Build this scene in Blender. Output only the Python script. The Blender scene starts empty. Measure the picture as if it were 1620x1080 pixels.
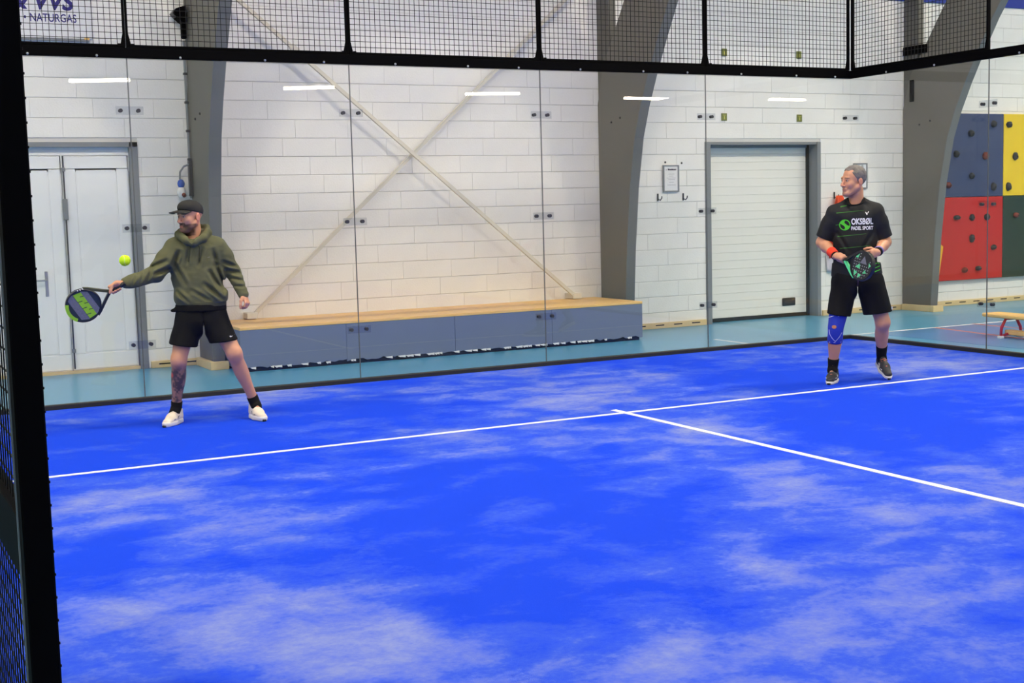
import bpy, math, random
import numpy as np
from mathutils import Vector, Matrix
from mathutils.bvhtree import BVHTree

random.seed(7)
SC = bpy.context.scene
COL = SC.collection

# ------------------------------------------------------------------ camera
cam_data = bpy.data.cameras.new('camera')
cam_data.sensor_width = 36.0
cam_data.lens = 2069.593 / 1620 * 36.0
cam_data.clip_start = 0.05
cam = bpy.data.objects.new('camera', cam_data)
COL.objects.link(cam)
_y, _p, _r = 0.4776572, -0.1013023, -0.0264709
_f = Vector((math.sin(_y) * math.cos(_p), math.cos(_y) * math.cos(_p), math.sin(_p)))
_rt = Vector((math.cos(_y), -math.sin(_y), 0))
_up = _rt.cross(_f)
_R = math.cos(_r) * _rt + math.sin(_r) * _up
_U = -math.sin(_r) * _rt + math.cos(_r) * _up
cam.matrix_world = Matrix(((_R.x, _U.x, -_f.x, -0.34618), (_R.y, _U.y, -_f.y, -11.51278),
                           (_R.z, _U.z, -_f.z, 1.60115), (0, 0, 0, 1)))
SC.camera = cam

# ------------------------------------------------------------------ world, exposure
world = bpy.data.worlds.new('world')
SC.world = world
world.use_nodes = True
world.node_tree.nodes['Background'].inputs[0].default_value = (0.8, 0.85, 0.9, 1)
world.node_tree.nodes['Background'].inputs[1].default_value = 0.05
SC.view_settings.view_transform = 'Standard'
SC.view_settings.look = 'None'
SC.view_settings.gamma = 1.0
SC.view_settings.use_curve_mapping = False
SC.view_settings.exposure = 1.06
LAMP_POWER = 42.0

# ------------------------------------------------------------------ helpers: materials
def nodes(m):
    m.use_nodes = True
    nt = m.node_tree
    return nt, nt.nodes, nt.links, nt.nodes['Principled BSDF']

def srgb(r, g, b):
    f = lambda c: (c / 255 / 12.92) if c / 255 <= 0.04045 else ((c / 255 + 0.055) / 1.055) ** 2.4
    return (f(r), f(g), f(b))

def mat(name, col, rough=0.6, metal=0.0, var=0.0, scale=8.0, bump=0.0, bscale=200.0, spec=0.5, stretch=(1, 1, 1)):
    m = bpy.data.materials.new(name)
    nt, N, L, bs = nodes(m)
    bs.inputs['Base Color'].default_value = (*col, 1)
    bs.inputs['Roughness'].default_value = rough
    bs.inputs['Metallic'].default_value = metal
    bs.inputs['Specular IOR Level'].default_value = spec
    tc = N.new('ShaderNodeTexCoord')
    mp = N.new('ShaderNodeMapping')
    mp.inputs['Scale'].default_value = stretch
    L.new(tc.outputs['Object'], mp.inputs['Vector'])
    if var > 0:
        no = N.new('ShaderNodeTexNoise')
        no.inputs['Scale'].default_value = scale
        no.inputs['Detail'].default_value = 5
        L.new(mp.outputs['Vector'], no.inputs['Vector'])
        mx = N.new('ShaderNodeMix'); mx.data_type = 'RGBA'
        mx.inputs[6].default_value = (*[c * (1 - var) for c in col], 1)
        mx.inputs[7].default_value = (*[min(1, c * (1 + var)) for c in col], 1)
        L.new(no.outputs['Fac'], mx.inputs[0])
        L.new(mx.outputs[2], bs.inputs['Base Color'])
    if bump > 0:
        nb = N.new('ShaderNodeTexNoise')
        nb.inputs['Scale'].default_value = bscale
        nb.inputs['Detail'].default_value = 4
        L.new(mp.outputs['Vector'], nb.inputs['Vector'])
        bm = N.new('ShaderNodeBump')
        bm.inputs['Strength'].default_value = bump
        bm.inputs['Distance'].default_value = 0.01
        L.new(nb.outputs['Fac'], bm.inputs['Height'])
        L.new(bm.outputs['Normal'], bs.inputs['Normal'])
    return m

def mat_vcol(name, rough=0.55, bump=0.0, bscale=300, sss=0.0):
    m = bpy.data.materials.new(name)
    nt, N, L, bs = nodes(m)
    bs.inputs['Roughness'].default_value = rough
    at = N.new('ShaderNodeAttribute'); at.attribute_name = 'Col'
    L.new(at.outputs['Color'], bs.inputs['Base Color'])
    if sss:
        bs.inputs['Subsurface Weight'].default_value = sss
        bs.inputs['Subsurface Radius'].default_value = (0.012, 0.004, 0.002)
        bs.inputs['Subsurface Scale'].default_value = 1.0
    return m

def mat_emit(name, col, strength):
    m = bpy.data.materials.new(name)
    nt, N, L, bs = nodes(m)
    bs.inputs['Base Color'].default_value = (*col, 1)
    bs.inputs['Emission Color'].default_value = (*col, 1)
    bs.inputs['Emission Strength'].default_value = strength
    return m

def mat_glass(name, tint):
    # thin sheet: clear with a Fresnel mirror coat (Schlick) on both faces
    m = bpy.data.materials.new(name)
    nt, N, L, bs = nodes(m)
    out = N['Material Output']
    N.remove(bs)
    tr = N.new('ShaderNodeBsdfTransparent'); tr.inputs[0].default_value = (*tint, 1)
    gl = N.new('ShaderNodeBsdfGlossy'); gl.inputs['Roughness'].default_value = 0.0
    ge = N.new('ShaderNodeNewGeometry')
    dt = N.new('ShaderNodeVectorMath'); dt.operation = 'DOT_PRODUCT'
    L.new(ge.outputs['Normal'], dt.inputs[0]); L.new(ge.outputs['Incoming'], dt.inputs[1])
    ab = N.new('ShaderNodeMath'); ab.operation = 'ABSOLUTE'; L.new(dt.outputs['Value'], ab.inputs[0])
    on = N.new('ShaderNodeMath'); on.operation = 'SUBTRACT'; on.inputs[0].default_value = 1.0; L.new(ab.outputs[0], on.inputs[1])
    pw = N.new('ShaderNodeMath'); pw.operation = 'POWER'; L.new(on.outputs[0], pw.inputs[0]); pw.inputs[1].default_value = 5.0
    ma = N.new('ShaderNodeMath'); ma.operation = 'MULTIPLY_ADD'
    L.new(pw.outputs[0], ma.inputs[0]); ma.inputs[1].default_value = 0.97; ma.inputs[2].default_value = 0.027
    mx = N.new('ShaderNodeMixShader')
    L.new(ma.outputs[0], mx.inputs[0]); L.new(tr.outputs[0], mx.inputs[1]); L.new(gl.outputs[0], mx.inputs[2])
    L.new(mx.outputs[0], out.inputs['Surface'])
    return m

def mat_turf():
    m = bpy.data.materials.new('blue_turf')
    nt, N, L, bs = nodes(m)
    bs.inputs['Roughness'].default_value = 0.9
    bs.inputs['Specular IOR Level'].default_value = 0.15
    tc = N.new('ShaderNodeTexCoord')
    def noise(scale, detail, rough, st, dist=0.0):
        mp = N.new('ShaderNodeMapping'); mp.inputs['Scale'].default_value = st
        L.new(tc.outputs['Object'], mp.inputs['Vector'])
        n = N.new('ShaderNodeTexNoise')
        n.inputs['Scale'].default_value = scale; n.inputs['Detail'].default_value = detail
        n.inputs['Roughness'].default_value = rough; n.inputs['Distortion'].default_value = dist
        L.new(mp.outputs['Vector'], n.inputs['Vector'])
        return n.outputs['Fac']
    def math_(op, a, b):
        x = N.new('ShaderNodeMath'); x.operation = op
        for i, v in enumerate((a, b)):
            if isinstance(v, float): x.inputs[i].default_value = v
            else: L.new(v, x.inputs[i])
        return x.outputs[0]
    big = noise(0.8, 3.0, 0.5, (1, 1, 1), 0.3)
    mid = noise(2.4, 6.0, 0.60, (1, 1.2, 1), 0.3)
    fine = noise(30.0, 4.0, 0.7, (1, 1, 1))
    s = math_('ADD', math_('MULTIPLY', big, 0.36), math_('MULTIPLY', mid, 0.46))
    s = math_('ADD', s, math_('MULTIPLY', fine, 0.14))
    # sand swept into drifts and worn away in others: x, y, half sizes, turn, amount
    blobs = [(2.95, -0.41, 0.98, 0.73, -0.66, 0.8), (4.9, -2.36, 0.56, 0.86, -0.65, 1.1), (4.99, -3.92, 0.49, 0.74, -0.63, 1.0), (1.03, -4.11, 0.44, 0.77, -0.59, 0.8), (1.52, -5.12, 0.36, 0.55, -0.58, 0.8),
             (0.72, -6.31, 0.39, 0.52, -0.56, 1.0), (1.17, -6.78, 0.34, 0.47, -0.56, 1.1), (1.35, -7.23, 0.28, 0.34, -0.55, 1.0), (3.41, -7.82, 0.41, 0.68, -0.56, 0.9), (3.12, -6.99, 0.41, 0.61, -0.57, 0.5),
             (4.33, -5.77, 0.31, 0.42, -0.6, 0.9), (9.06, -2.24, 0.64, 0.82, -0.7, 1.1), (6.14, -1.37, 0.87, 0.67, -0.68, 0.6), (2.37, -7.86, 0.44, 0.33, -0.56, 0.6), (5.36, -6.28, 0.31, 0.89, -0.6, 0.6),
             (4.32, -6.67, 0.4, 0.55, -0.59, 0.6), (3.43, -3.71, 0.68, 0.47, -0.62, 0.5), (1.68, -2.15, 0.89, 0.97, -0.63, -1.0), (3.59, -1.77, 0.88, 0.61, -0.65, -0.6), (7.17, -2.19, 0.61, 0.52, -0.68, -0.9),
             (2.63, -5.19, 0.58, 0.85, -0.59, -0.9), (3.14, -6.04, 0.38, 0.66, -0.59, -0.8), (6.56, -4.4, 0.88, 1.18, -0.64, -0.9), (0.63, -5.38, 0.21, 0.46, -0.57, -0.7), (2.12, -7.01, 0.31, 0.42, -0.56, -0.6), (3.7, -6.99, 0.28, 0.34, -0.58, -0.6)]
    for bx, by, ex, ey, an, w_ in blobs:
        mp = N.new('ShaderNodeMapping'); mp.vector_type = 'TEXTURE'
        mp.inputs['Location'].default_value = (bx - 5, by + 10, 0)
        mp.inputs['Rotation'].default_value = (0, 0, an)
        mp.inputs['Scale'].default_value = (ex * 1.7, ey * 1.7, 50)
        L.new(tc.outputs['Object'], mp.inputs['Vector'])
        g = N.new('ShaderNodeTexGradient'); g.gradient_type = 'SPHERICAL'
        L.new(mp.outputs['Vector'], g.inputs['Vector'])
        s = math_('ADD', s, math_('MULTIPLY', g.outputs['Fac'], 0.14 * w_))
    cr = N.new('ShaderNodeValToRGB')
    e = cr.color_ramp.elements
    e[0].position = 0.425; e[0].color = (0.003, 0.056, 0.78, 1)
    e[1].position = 0.69; e[1].color = (0.25, 0.31, 0.66, 1)
    k = cr.color_ramp.elements.new(0.515); k.color = (0.036, 0.105, 0.76, 1)
    L.new(s, cr.inputs[0])
    L.new(cr.outputs[0], bs.inputs['Base Color'])
    bf = noise(350.0, 3.0, 0.7, (1, 1, 1))
    bm = N.new('ShaderNodeBump'); bm.inputs['Strength'].default_value = 0.5; bm.inputs['Distance'].default_value = 0.006
    L.new(bf, bm.inputs['Height']); L.new(bm.outputs[0], bs.inputs['Normal'])
    return m

M = {}
M['turf'] = mat_turf()
M['line'] = mat('line_white', (0.86, 0.86, 0.88), 0.8, var=0.06, scale=30)
M['floor'] = mat('hall_floor', srgb(88, 162, 200), 0.28, var=0.05, scale=2.0)
M['floor_blue'] = mat('hall_floor_blue', srgb(84, 140, 196), 0.28, var=0.05, scale=2.0)
M['orange_line'] = mat('orange_paint', srgb(205, 130, 110), 0.5)
M['block'] = mat('white_block', (0.88, 0.865, 0.845), 0.75, var=0.05, scale=3.0, bump=0.25, bscale=60)
M['mortar'] = mat('white_mortar', (0.66, 0.65, 0.64), 0.9)
M['plaster'] = mat('pale_plaster', (0.72, 0.70, 0.68), 0.85, var=0.05, scale=1.0)
M['ceil'] = mat('ceiling_board', (0.70, 0.69, 0.67), 0.9, var=0.04, scale=1.0)
M['arch'] = mat('arch_grey', srgb(106, 103, 95), 0.6, var=0.06, scale=3.0)
M['post_grey'] = mat('column_grey', srgb(92, 90, 85), 0.6)
M['arch_front'] = mat('arch_edge_grey', srgb(106, 108, 108), 0.6, var=0.04, scale=4.0)
M['wood'] = mat('pale_wood', srgb(244, 196, 120), 0.45, var=0.12, scale=5.0, stretch=(1, 12, 12))
M['skirt'] = mat('skirting_wood', srgb(228, 202, 152), 0.55, var=0.06, scale=6.0, stretch=(1, 12, 12))
M['slot'] = mat('slot_dark', (0.02, 0.018, 0.015), 0.9)
M['podium'] = mat('podium_grey_blue', srgb(110, 121, 148), 0.5, var=0.05, scale=2.0)
M['white_paint'] = mat('door_white', (0.87, 0.88, 0.90), 0.4, var=0.02, scale=2.0)
M['cream_door'] = mat('sectional_cream', (0.86, 0.85, 0.81), 0.45, var=0.02, scale=3.0)
M['frame_grey'] = mat('frame_grey', srgb(128, 132, 138), 0.5, var=0.04)
M['seal'] = mat('black_rubber', (0.012, 0.012, 0.013), 0.7)
M['black'] = mat('black_metal', (0.0015, 0.0015, 0.002), 0.8, spec=0.04)
M['wire'] = mat('black_wire', (0.004, 0.004, 0.005), 0.6, spec=0.2)
M['steel'] = mat('steel', (0.6, 0.6, 0.6), 0.3, metal=0.9)
M['darksteel'] = mat('dark_steel', (0.05, 0.05, 0.06), 0.4, metal=0.5)
M['glass'] = mat_glass('clear_glass', (0.965, 0.975, 0.97))
M['plate'] = mat_glass('clamp_clear', (0.90, 0.91, 0.93))
M['gasket'] = mat('seam_dark', (0.10, 0.11, 0.11), 0.5)
M['brace'] = mat('brace_beige', srgb(222, 216, 202), 0.5, var=0.05)
M['navy'] = mat('print_navy', srgb(38, 30, 120), 0.6)
M['paper'] = mat('paper', (0.82, 0.82, 0.84), 0.8)
M['ink'] = mat('ink', (0.03, 0.03, 0.06), 0.8)
M['ink_pale'] = mat('ink_pale', (0.45, 0.45, 0.47), 0.8)
M['green_sign'] = mat('green_sign', srgb(112, 118, 52), 0.6, var=0.1, scale=30)
M['green_pict'] = mat('green_pict', srgb(196, 190, 96), 0.6)
M['blue_band'] = mat('blue_band', srgb(20, 48, 150), 0.6)
M['clb_blue'] = mat('panel_blue', srgb(44, 62, 104), 0.6, var=0.06, scale=6)
M['clb_yellow'] = mat('panel_yellow', srgb(240, 205, 30), 0.55, var=0.04, scale=6)
M['clb_red'] = mat('panel_red', srgb(192, 24, 26), 0.55, var=0.06, scale=6)
M['clb_green'] = mat('panel_green', srgb(14, 52, 42), 0.6, var=0.08, scale=6)
M['hold'] = mat('hold_dark', srgb(42, 46, 52), 0.7, var=0.2, scale=30)
M['hold_brown'] = mat('hold_brown', srgb(120, 52, 44), 0.7, var=0.2, scale=30)
M['yellow_board'] = mat('board_yellow', srgb(242, 182, 40), 0.55)
M['red_metal'] = mat('red_metal', srgb(178, 26, 40), 0.35)
WARM = (1.0, 0.88, 0.685)
M['lamp'] = mat_emit('lamp_diffuser', WARM, LAMP_POWER)
M['lamp_wall'] = mat_emit('lamp_diffuser_bright', WARM, LAMP_POWER * 2.9)
M['lamp_mid'] = mat_emit('lamp_diffuser_mid', WARM, LAMP_POWER * 1.15)
M['lamp_body'] = mat('lamp_white', (0.8, 0.8, 0.8), 0.5)
M['orange_cloth'] = mat('bib_orange', srgb(240, 84, 40), 0.8, var=0.25, scale=25)
M['lilac_cloth'] = mat('bib_white', srgb(222, 214, 226), 0.8)
M['socket_blue'] = mat('socket_blue', srgb(45, 90, 190), 0.4)
M['socket_white'] = mat('socket_white', (0.8, 0.8, 0.8), 0.4)

# ------------------------------------------------------------------ helpers: objects
WM = {}   # object -> world matrix as authored

def put(o, label=None, cat=None, group=None, kind=None):
    if label: o['label'] = label
    if cat: o['category'] = cat
    if group: o['group'] = group
    if kind: o['kind'] = kind
    return o

def thing(name, label, cat, loc, rotz=0.0, group=None, kind=None):
    o = bpy.data.objects.new(name, None)
    o.empty_display_size = 0.1
    COL.objects.link(o)
    o.location = loc; o.rotation_euler = (0, 0, rotz)
    WM[o] = Matrix.Translation(Vector(loc)) @ Matrix.Rotation(rotz, 4, 'Z')
    return put(o, label, cat, group, kind)

class MB:
    def __init__(s): s.v = []; s.f = []; s.m = []
    def add(s, vs, fs, mi=0):
        b = len(s.v); s.v += [tuple(v) for v in vs]
        for f in fs: s.f.append([i + b for i in f]); s.m.append(mi)
        return s
    def box(s, x0, x1, y0, y1, z0, z1, mi=0, bev=0.0):
        if bev <= 0:
            vs = [(x, y, z) for z in (z0, z1) for y in (y0, y1) for x in (x0, x1)]
            return s.add(vs, [(0, 2, 3, 1), (4, 5, 7, 6), (0, 1, 5, 4), (2, 6, 7, 3), (0, 4, 6, 2), (1, 3, 7, 5)], mi)
        # chamfered box: three nested rectangles per axis
        b = min(bev, (x1 - x0) / 2.1, (y1 - y0) / 2.1, (z1 - z0) / 2.1)
        vs = []
        def ring(z, i):
            return [(x0 + i, y0 + b, z), (x0 + b, y0 + i, z), (x1 - b, y0 + i, z), (x1 - i, y0 + b, z),
                    (x1 - i, y1 - b, z), (x1 - b, y1 - i, z), (x0 + b, y1 - i, z), (x0 + i, y1 - b, z)]
        for z, i in ((z0, b), (z0 + b, 0), (z1 - b, 0), (z1, b)): vs += ring(z, i)
        fs = [tuple(range(7, -1, -1)), tuple(range(24, 32))]
        for k in range(3):
            for j in range(8):
                a = k * 8 + j; c = k * 8 + (j + 1) % 8
                fs.append((a, c, c + 8, a + 8))
        return s.add(vs, fs, mi)
    def obox(s, c, ax, ay, az, hx, hy, hz, mi=0):
        c = Vector(c); ax = Vector(ax).normalized(); ay = Vector(ay).normalized(); az = Vector(az).normalized()
        vs = [c + ax * (i * hx) + ay * (j * hy) + az * (k * hz) for k in (-1, 1) for j in (-1, 1) for i in (-1, 1)]
        return s.add(vs, [(0, 2, 3, 1), (4, 5, 7, 6), (0, 1, 5, 4), (2, 6, 7, 3), (0, 4, 6, 2), (1, 3, 7, 5)], mi)
    def prism(s, poly, axis, a, b, mi=0):
        # poly: 2D points; axis 'x': (y,z), 'y': (x,z), 'z': (x,y)
        def P(p, t):
            return {'x': (t, p[0], p[1]), 'y': (p[0], t, p[1]), 'z': (p[0], p[1], t)}[axis]
        n = len(poly)
        vs = [P(p, a) for p in poly] + [P(p, b) for p in poly]
        fs = [tuple(range(n - 1, -1, -1)), tuple(range(n, 2 * n))]
        fs += [(i, (i + 1) % n, n + (i + 1) % n, n + i) for i in range(n)]
        return s.add(vs, fs, mi)
    def tube(s, pts, r, n=8, mi=0, close=False):
        pts = [Vector(p) for p in pts]
        rr = r if isinstance(r, (list, tuple)) else [r] * len(pts)
        b = len(s.v)
        prev = None
        for i, p in enumerate(pts):
            if close: d = pts[(i + 1) % len(pts)] - pts[i - 1]
            else: d = pts[min(i + 1, len(pts) - 1)] - pts[max(i - 1, 0)]
            d.normalize()
            if prev is None:
                u = d.orthogonal().normalized()
            else:
                u = (prev - d * prev.dot(d)).normalized()
            prev = u; w = d.cross(u)
            for k in range(n):
                a = 2 * math.pi * k / n
                s.v.append(tuple(p + (u * math.cos(a) + w * math.sin(a)) * rr[i]))
        m = len(pts)
        for i in range(m if close else m - 1):
            j = (i + 1) % m
            for k in range(n):
                s.f.append([b + i * n + k, b + i * n + (k + 1) % n, b + j * n + (k + 1) % n, b + j * n + k]); s.m.append(mi)
        if not close:
            s.f.append([b + k for k in range(n - 1, -1, -1)]); s.m.append(mi)
            s.f.append([b + (m - 1) * n + k for k in range(n)]); s.m.append(mi)
        return s
    def ball(s, c, r, nu=12, nv=8, mi=0, jit=0.0):
        r = r if isinstance(r, (tuple, list)) else (r, r, r)
        b = len(s.v)
        s.v.append((c[0], c[1], c[2] - r[2]))
        for j in range(1, nv):
            t = math.pi * j / nv - math.pi / 2
            for i in range(nu):
                a = 2 * math.pi * i / nu
                q = 1 + random.uniform(-jit, jit)
                s.v.append((c[0] + r[0] * q * math.cos(t) * math.cos(a), c[1] + r[1] * q * math.cos(t) * math.sin(a), c[2] + r[2] * q * math.sin(t)))
        s.v.append((c[0], c[1], c[2] + r[2]))
        top = len(s.v) - 1
        for i in range(nu):
            s.f.append([b, b + 1 + (i + 1) % nu, b + 1 + i]); s.m.append(mi)
            o = b + 1 + (nv - 2) * nu
            s.f.append([top, o + i, o + (i + 1) % nu]); s.m.append(mi)
        for j in range(nv - 2):
            for i in range(nu):
                o = b + 1 + j * nu; p = o + nu; k = (i + 1) % nu
                s.f.append([o + i, o + k, p + k, p + i]); s.m.append(mi)
        return s
    def build(s, name, mats, parent=None, smooth=False, local=False, xf=None):
        mats = mats if isinstance(mats, (list, tuple)) else [mats]
        vs = [Vector(v) for v in s.v]
        if xf is not None: vs = [xf @ v for v in vs]
        if parent is not None:
            if not local:
                inv = WM[parent].inverted(); vs = [inv @ v for v in vs]
            loc = None; W = WM[parent]
        else:
            lo = [min(v[i] for v in vs) for i in range(3)]; hi = [max(v[i] for v in vs) for i in range(3)]
            loc = Vector(((lo[0] + hi[0]) / 2, (lo[1] + hi[1]) / 2, lo[2]))
            vs = [v - loc for v in vs]; W = Matrix.Translation(loc)
        me = bpy.data.meshes.new(name)
        me.from_pydata([tuple(v) for v in vs], [], s.f)
        for m in mats: me.materials.append(m)
        if len(mats) > 1: me.polygons.foreach_set('material_index', s.m)
        if smooth: me.polygons.foreach_set('use_smooth', [True] * len(me.polygons))
        me.update()
        o = bpy.data.objects.new(name, me)
        COL.objects.link(o)
        if parent is not None: o.parent = parent
        else: o.location = loc
        WM[o] = W
        return o

def copy_child(src, parent, loc, name=None):
    o = src.copy(); COL.objects.link(o); o.parent = parent; o.location = loc
    return o

def text_geo(s, size, shear=0.0, bold=0.0, spacing=1.0):
    cu = bpy.data.curves.new('txt', 'FONT')
    cu.body = s; cu.size = size; cu.shear = shear; cu.offset = bold; cu.space_character = spacing
    cu.resolution_u = 4
    ob = bpy.data.objects.new('txt', cu)
    me = bpy.data.meshes.new_from_object(ob)
    vs = [tuple(v.co) for v in me.vertices]; fs = [list(p.vertices) for p in me.polygons]
    bpy.data.objects.remove(ob); bpy.data.curves.remove(cu); bpy.data.meshes.remove(me)
    x0 = min(v[0] for v in vs); x1 = max(v[0] for v in vs)
    y0 = min(v[1] for v in vs); y1 = max(v[1] for v in vs)
    return vs, fs, (x0, x1, y0, y1)

def fit_text(s, x0, x1, z0, z1, **kw):
    """text polygons scaled to fill a rectangle; returns 2D verts, faces"""
    vs, fs, (a, b, c, d) = text_geo(s, 1.0, **kw)
    return [(x0 + (v[0] - a) / (b - a) * (x1 - x0), z0 + (v[1] - c) / (d - c) * (z1 - z0)) for v in vs], fs

# ------------------------------------------------------------------ the setting
WY = 2.65                       # face of the back wall
ARX = [3.15, 8.27, 13.35]       # left faces of the three arch frames
AW = 0.12
D1 = (0.55, 2.60, 2.40)         # opening of the left double door  (x0, x1, height)
D2 = (9.90, 11.84, 2.40)        # opening of the sectional door

fl = put(MB().box(-8, 32, -24, 6, -0.10, 0.0).build('floor', M['floor']), 'teal blue glossy sports hall floor', 'floor', kind='structure')
fz = MB().box(10.62, 14.6, -8, 0.33, 0.0, 0.002).build('floor_field', M['floor_blue'], fl)
MB().box(10.15, 16.5, 0.335, 0.385, 0.0, 0.003).build('floor_line', M['line'], fl)
MB().obox((11.42, -1.2, 0.003), (0.19, 1.2, 0), (1.2, -0.19, 0), (0, 0, 1), 1.55, 0.028, 0.0008).build('floor_line', M['orange_line'], fl)
MB().obox((12.28, -1.0, 0.003), (0.07, 1.2, 0), (1.2, -0.07, 0), (0, 0, 1), 1.4, 0.026, 0.0008).build('floor_line', M['orange_line'], fl)
MB().box(8.82, 8.86, 0.25, 1.03, 0.0, 0.003).build('floor_line', M['line'], fl)

turf = put(MB().box(0, 10, -20, 0, 0.0, 0.012).build('court_turf', M['turf']), 'bright blue padel court turf dusted with pale sand', 'turf', kind='structure')
MB().box(0, 10, -3.075, -3.025, 0.0, 0.0145).build('court_line', M['line'], turf)
MB().box(4.975, 5.025, -16.95, -2.88, 0.0, 0.0152).build('court_line', M['line'], turf)
MB().box(0, 10, -16.975, -16.925, 0.0, 0.0145).build('court_line', M['line'], turf)

put(MB().box(-8, 32, -24, 6, 7.5, 7.6).build('ceiling', M['ceil']), 'high pale hall ceiling above the frame', 'ceiling', kind='structure')
put(MB().box(-8.1, -8, -24, 6, 0, 7.5).build('wall_left', M['plaster']), 'pale far left hall wall outside the frame', 'wall', kind='structure')
put(MB().box(32, 32.1, -24, 6, 0, 7.5).build('wall_right', M['plaster']), 'pale far right hall wall outside the frame', 'wall', kind='structure')
put(MB().box(-8, 32, -24.1, -24, 0, 7.5).build('wall_front', M['plaster']), 'pale hall wall behind the camera', 'wall', kind='structure')

BAYS = [('wall_back_left', -8.0, 3.20, D1, 'white painted block wall around the left double door'),
        ('wall_back_middle', 3.20, 8.32, None, 'white painted block wall above the grey podium'),
        ('wall_back_right', 8.32, 13.40, D2, 'white painted block wall around the sectional door'),
        ('wall_back_far', 13.40, 32.0, None, 'white painted block wall behind the climbing panels')]
CH = 0.2035
BL = 0.62
block_cache = {}
def block_mesh(L):
    key = round(L, 3)
    if key not in block_cache:
        g = 0.0025; b = 0.005; d = 0.010
        x0, x1, z0, z1 = g * 0.15, L - g * 0.15, g, CH - g
        v = [(x0, 0, z0), (x1, 0, z0), (x1, 0, z1), (x0, 0, z1),
             (x0, -d + 0.004, z0), (x1, -d + 0.004, z0), (x1, -d + 0.004, z1), (x0, -d + 0.004, z1),
             (x0 + b * 0.3, -d, z0 + b), (x1 - b * 0.3, -d, z0 + b), (x1 - b * 0.3, -d, z1 - b), (x0 + b * 0.3, -d, z1 - b)]
        f = [(8, 9, 10, 11)] + [(i, (i + 1) % 4, 4 + (i + 1) % 4, 4 + i) for i in range(4)] + [(4 + i, 4 + (i + 1) % 4, 8 + (i + 1) % 4, 8 + i) for i in range(4)]
        me = bpy.data.meshes.new('block'); me.from_pydata(v, [], f); me.materials.append(M['block']); me.update()
        block_cache[key] = me
    return block_cache[key]

for nm, xa, xb, door, lab in BAYS:
    mb = MB()
    y0, y1 = WY + 0.010, WY + 0.45
    if door:
        dx0, dx1, dh = door
        mb.box(xa, dx0, y0, y1, 0, 7.5); mb.box(dx1, xb, y0, y1, 0, 7.5); mb.box(dx0, dx1, y0, y1, dh, 7.5)
    else:
        mb.box(xa, xb, y0, y1, 0, 7.5)
    w = put(mb.build(nm, M['mortar']), lab, 'wall', kind='structure')
    ox, oy = w.location.x, w.location.y
    va, vb = max(xa, 1.0), min(xb, 17.2)
    for c in range(22):
        z = c * CH
        if nm == 'wall_back_middle' and z + CH < 0.47: continue
        off = (0.0, 0.31, 0.155, 0.465)[c % 4]
        cuts = [va]
        k = math.floor((va - off) / BL)
        x = off + BL * (k + 1)
        while x < vb - 0.04:
            if x - va > 0.04: cuts.append(x)
            x += BL
        cuts.append(vb)
        for a, b in zip(cuts[:-1], cuts[1:]):
            segs = [(a, b)]
            if door and z + CH * 0.5 < door[2]:
                segs = [(s0, s1) for s0, s1 in ((a, min(b, door[0])), (max(a, door[1]), b)) if s1 - s0 > 0.03]
            for s0, s1 in segs:
                o = bpy.data.objects.new('block', block_mesh(s1 - s0)); COL.objects.link(o)
                o.parent = w; o.location = (s0 - ox, WY + 0.010 - oy + random.uniform(-0.0015, 0.0015), z)

tr = put(MB().box(3.27, 32, WY - 0.03, WY - 0.002, 4.37, 4.95, bev=0.004).build('trim_1', M['blue_band']), 'dark blue band running high along the back wall', 'trim', kind='structure')

# skirting boards with slots
def skirting(name, x0, x1, lab, ph=0.0):
    b = put(MB().box(x0, x1, WY - 0.035, WY - 0.002, 0.0, 0.075, bev=0.004).build(name, M['skirt']), lab, 'skirting', kind='structure')
    src = None
    x = x0 + 0.08 + ph
    while x + 0.13 < x1:
        if src is None:
            src = MB().box(x, x + 0.13, WY - 0.0365, WY - 0.03, 0.036, 0.050).build('vent_slot', M['slot'], b); bx = x
        else: copy_child(src, b, (x - bx, 0, 0))
        x += 0.285
    return b
skirting('baseboard_left', 2.62, 3.12, 'pale wooden skirting board right of the left door')
skirting('baseboard_right', 8.42, 9.88, 'slotted wooden skirting board left of the sectional door')
skirting('baseboard_corner', 11.86, 13.32, 'slotted wooden skirting board right of the sectional door')
skirting('baseboard_far', 13.52, 17.0, 'slotted wooden skirting board below the climbing panels')

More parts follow.
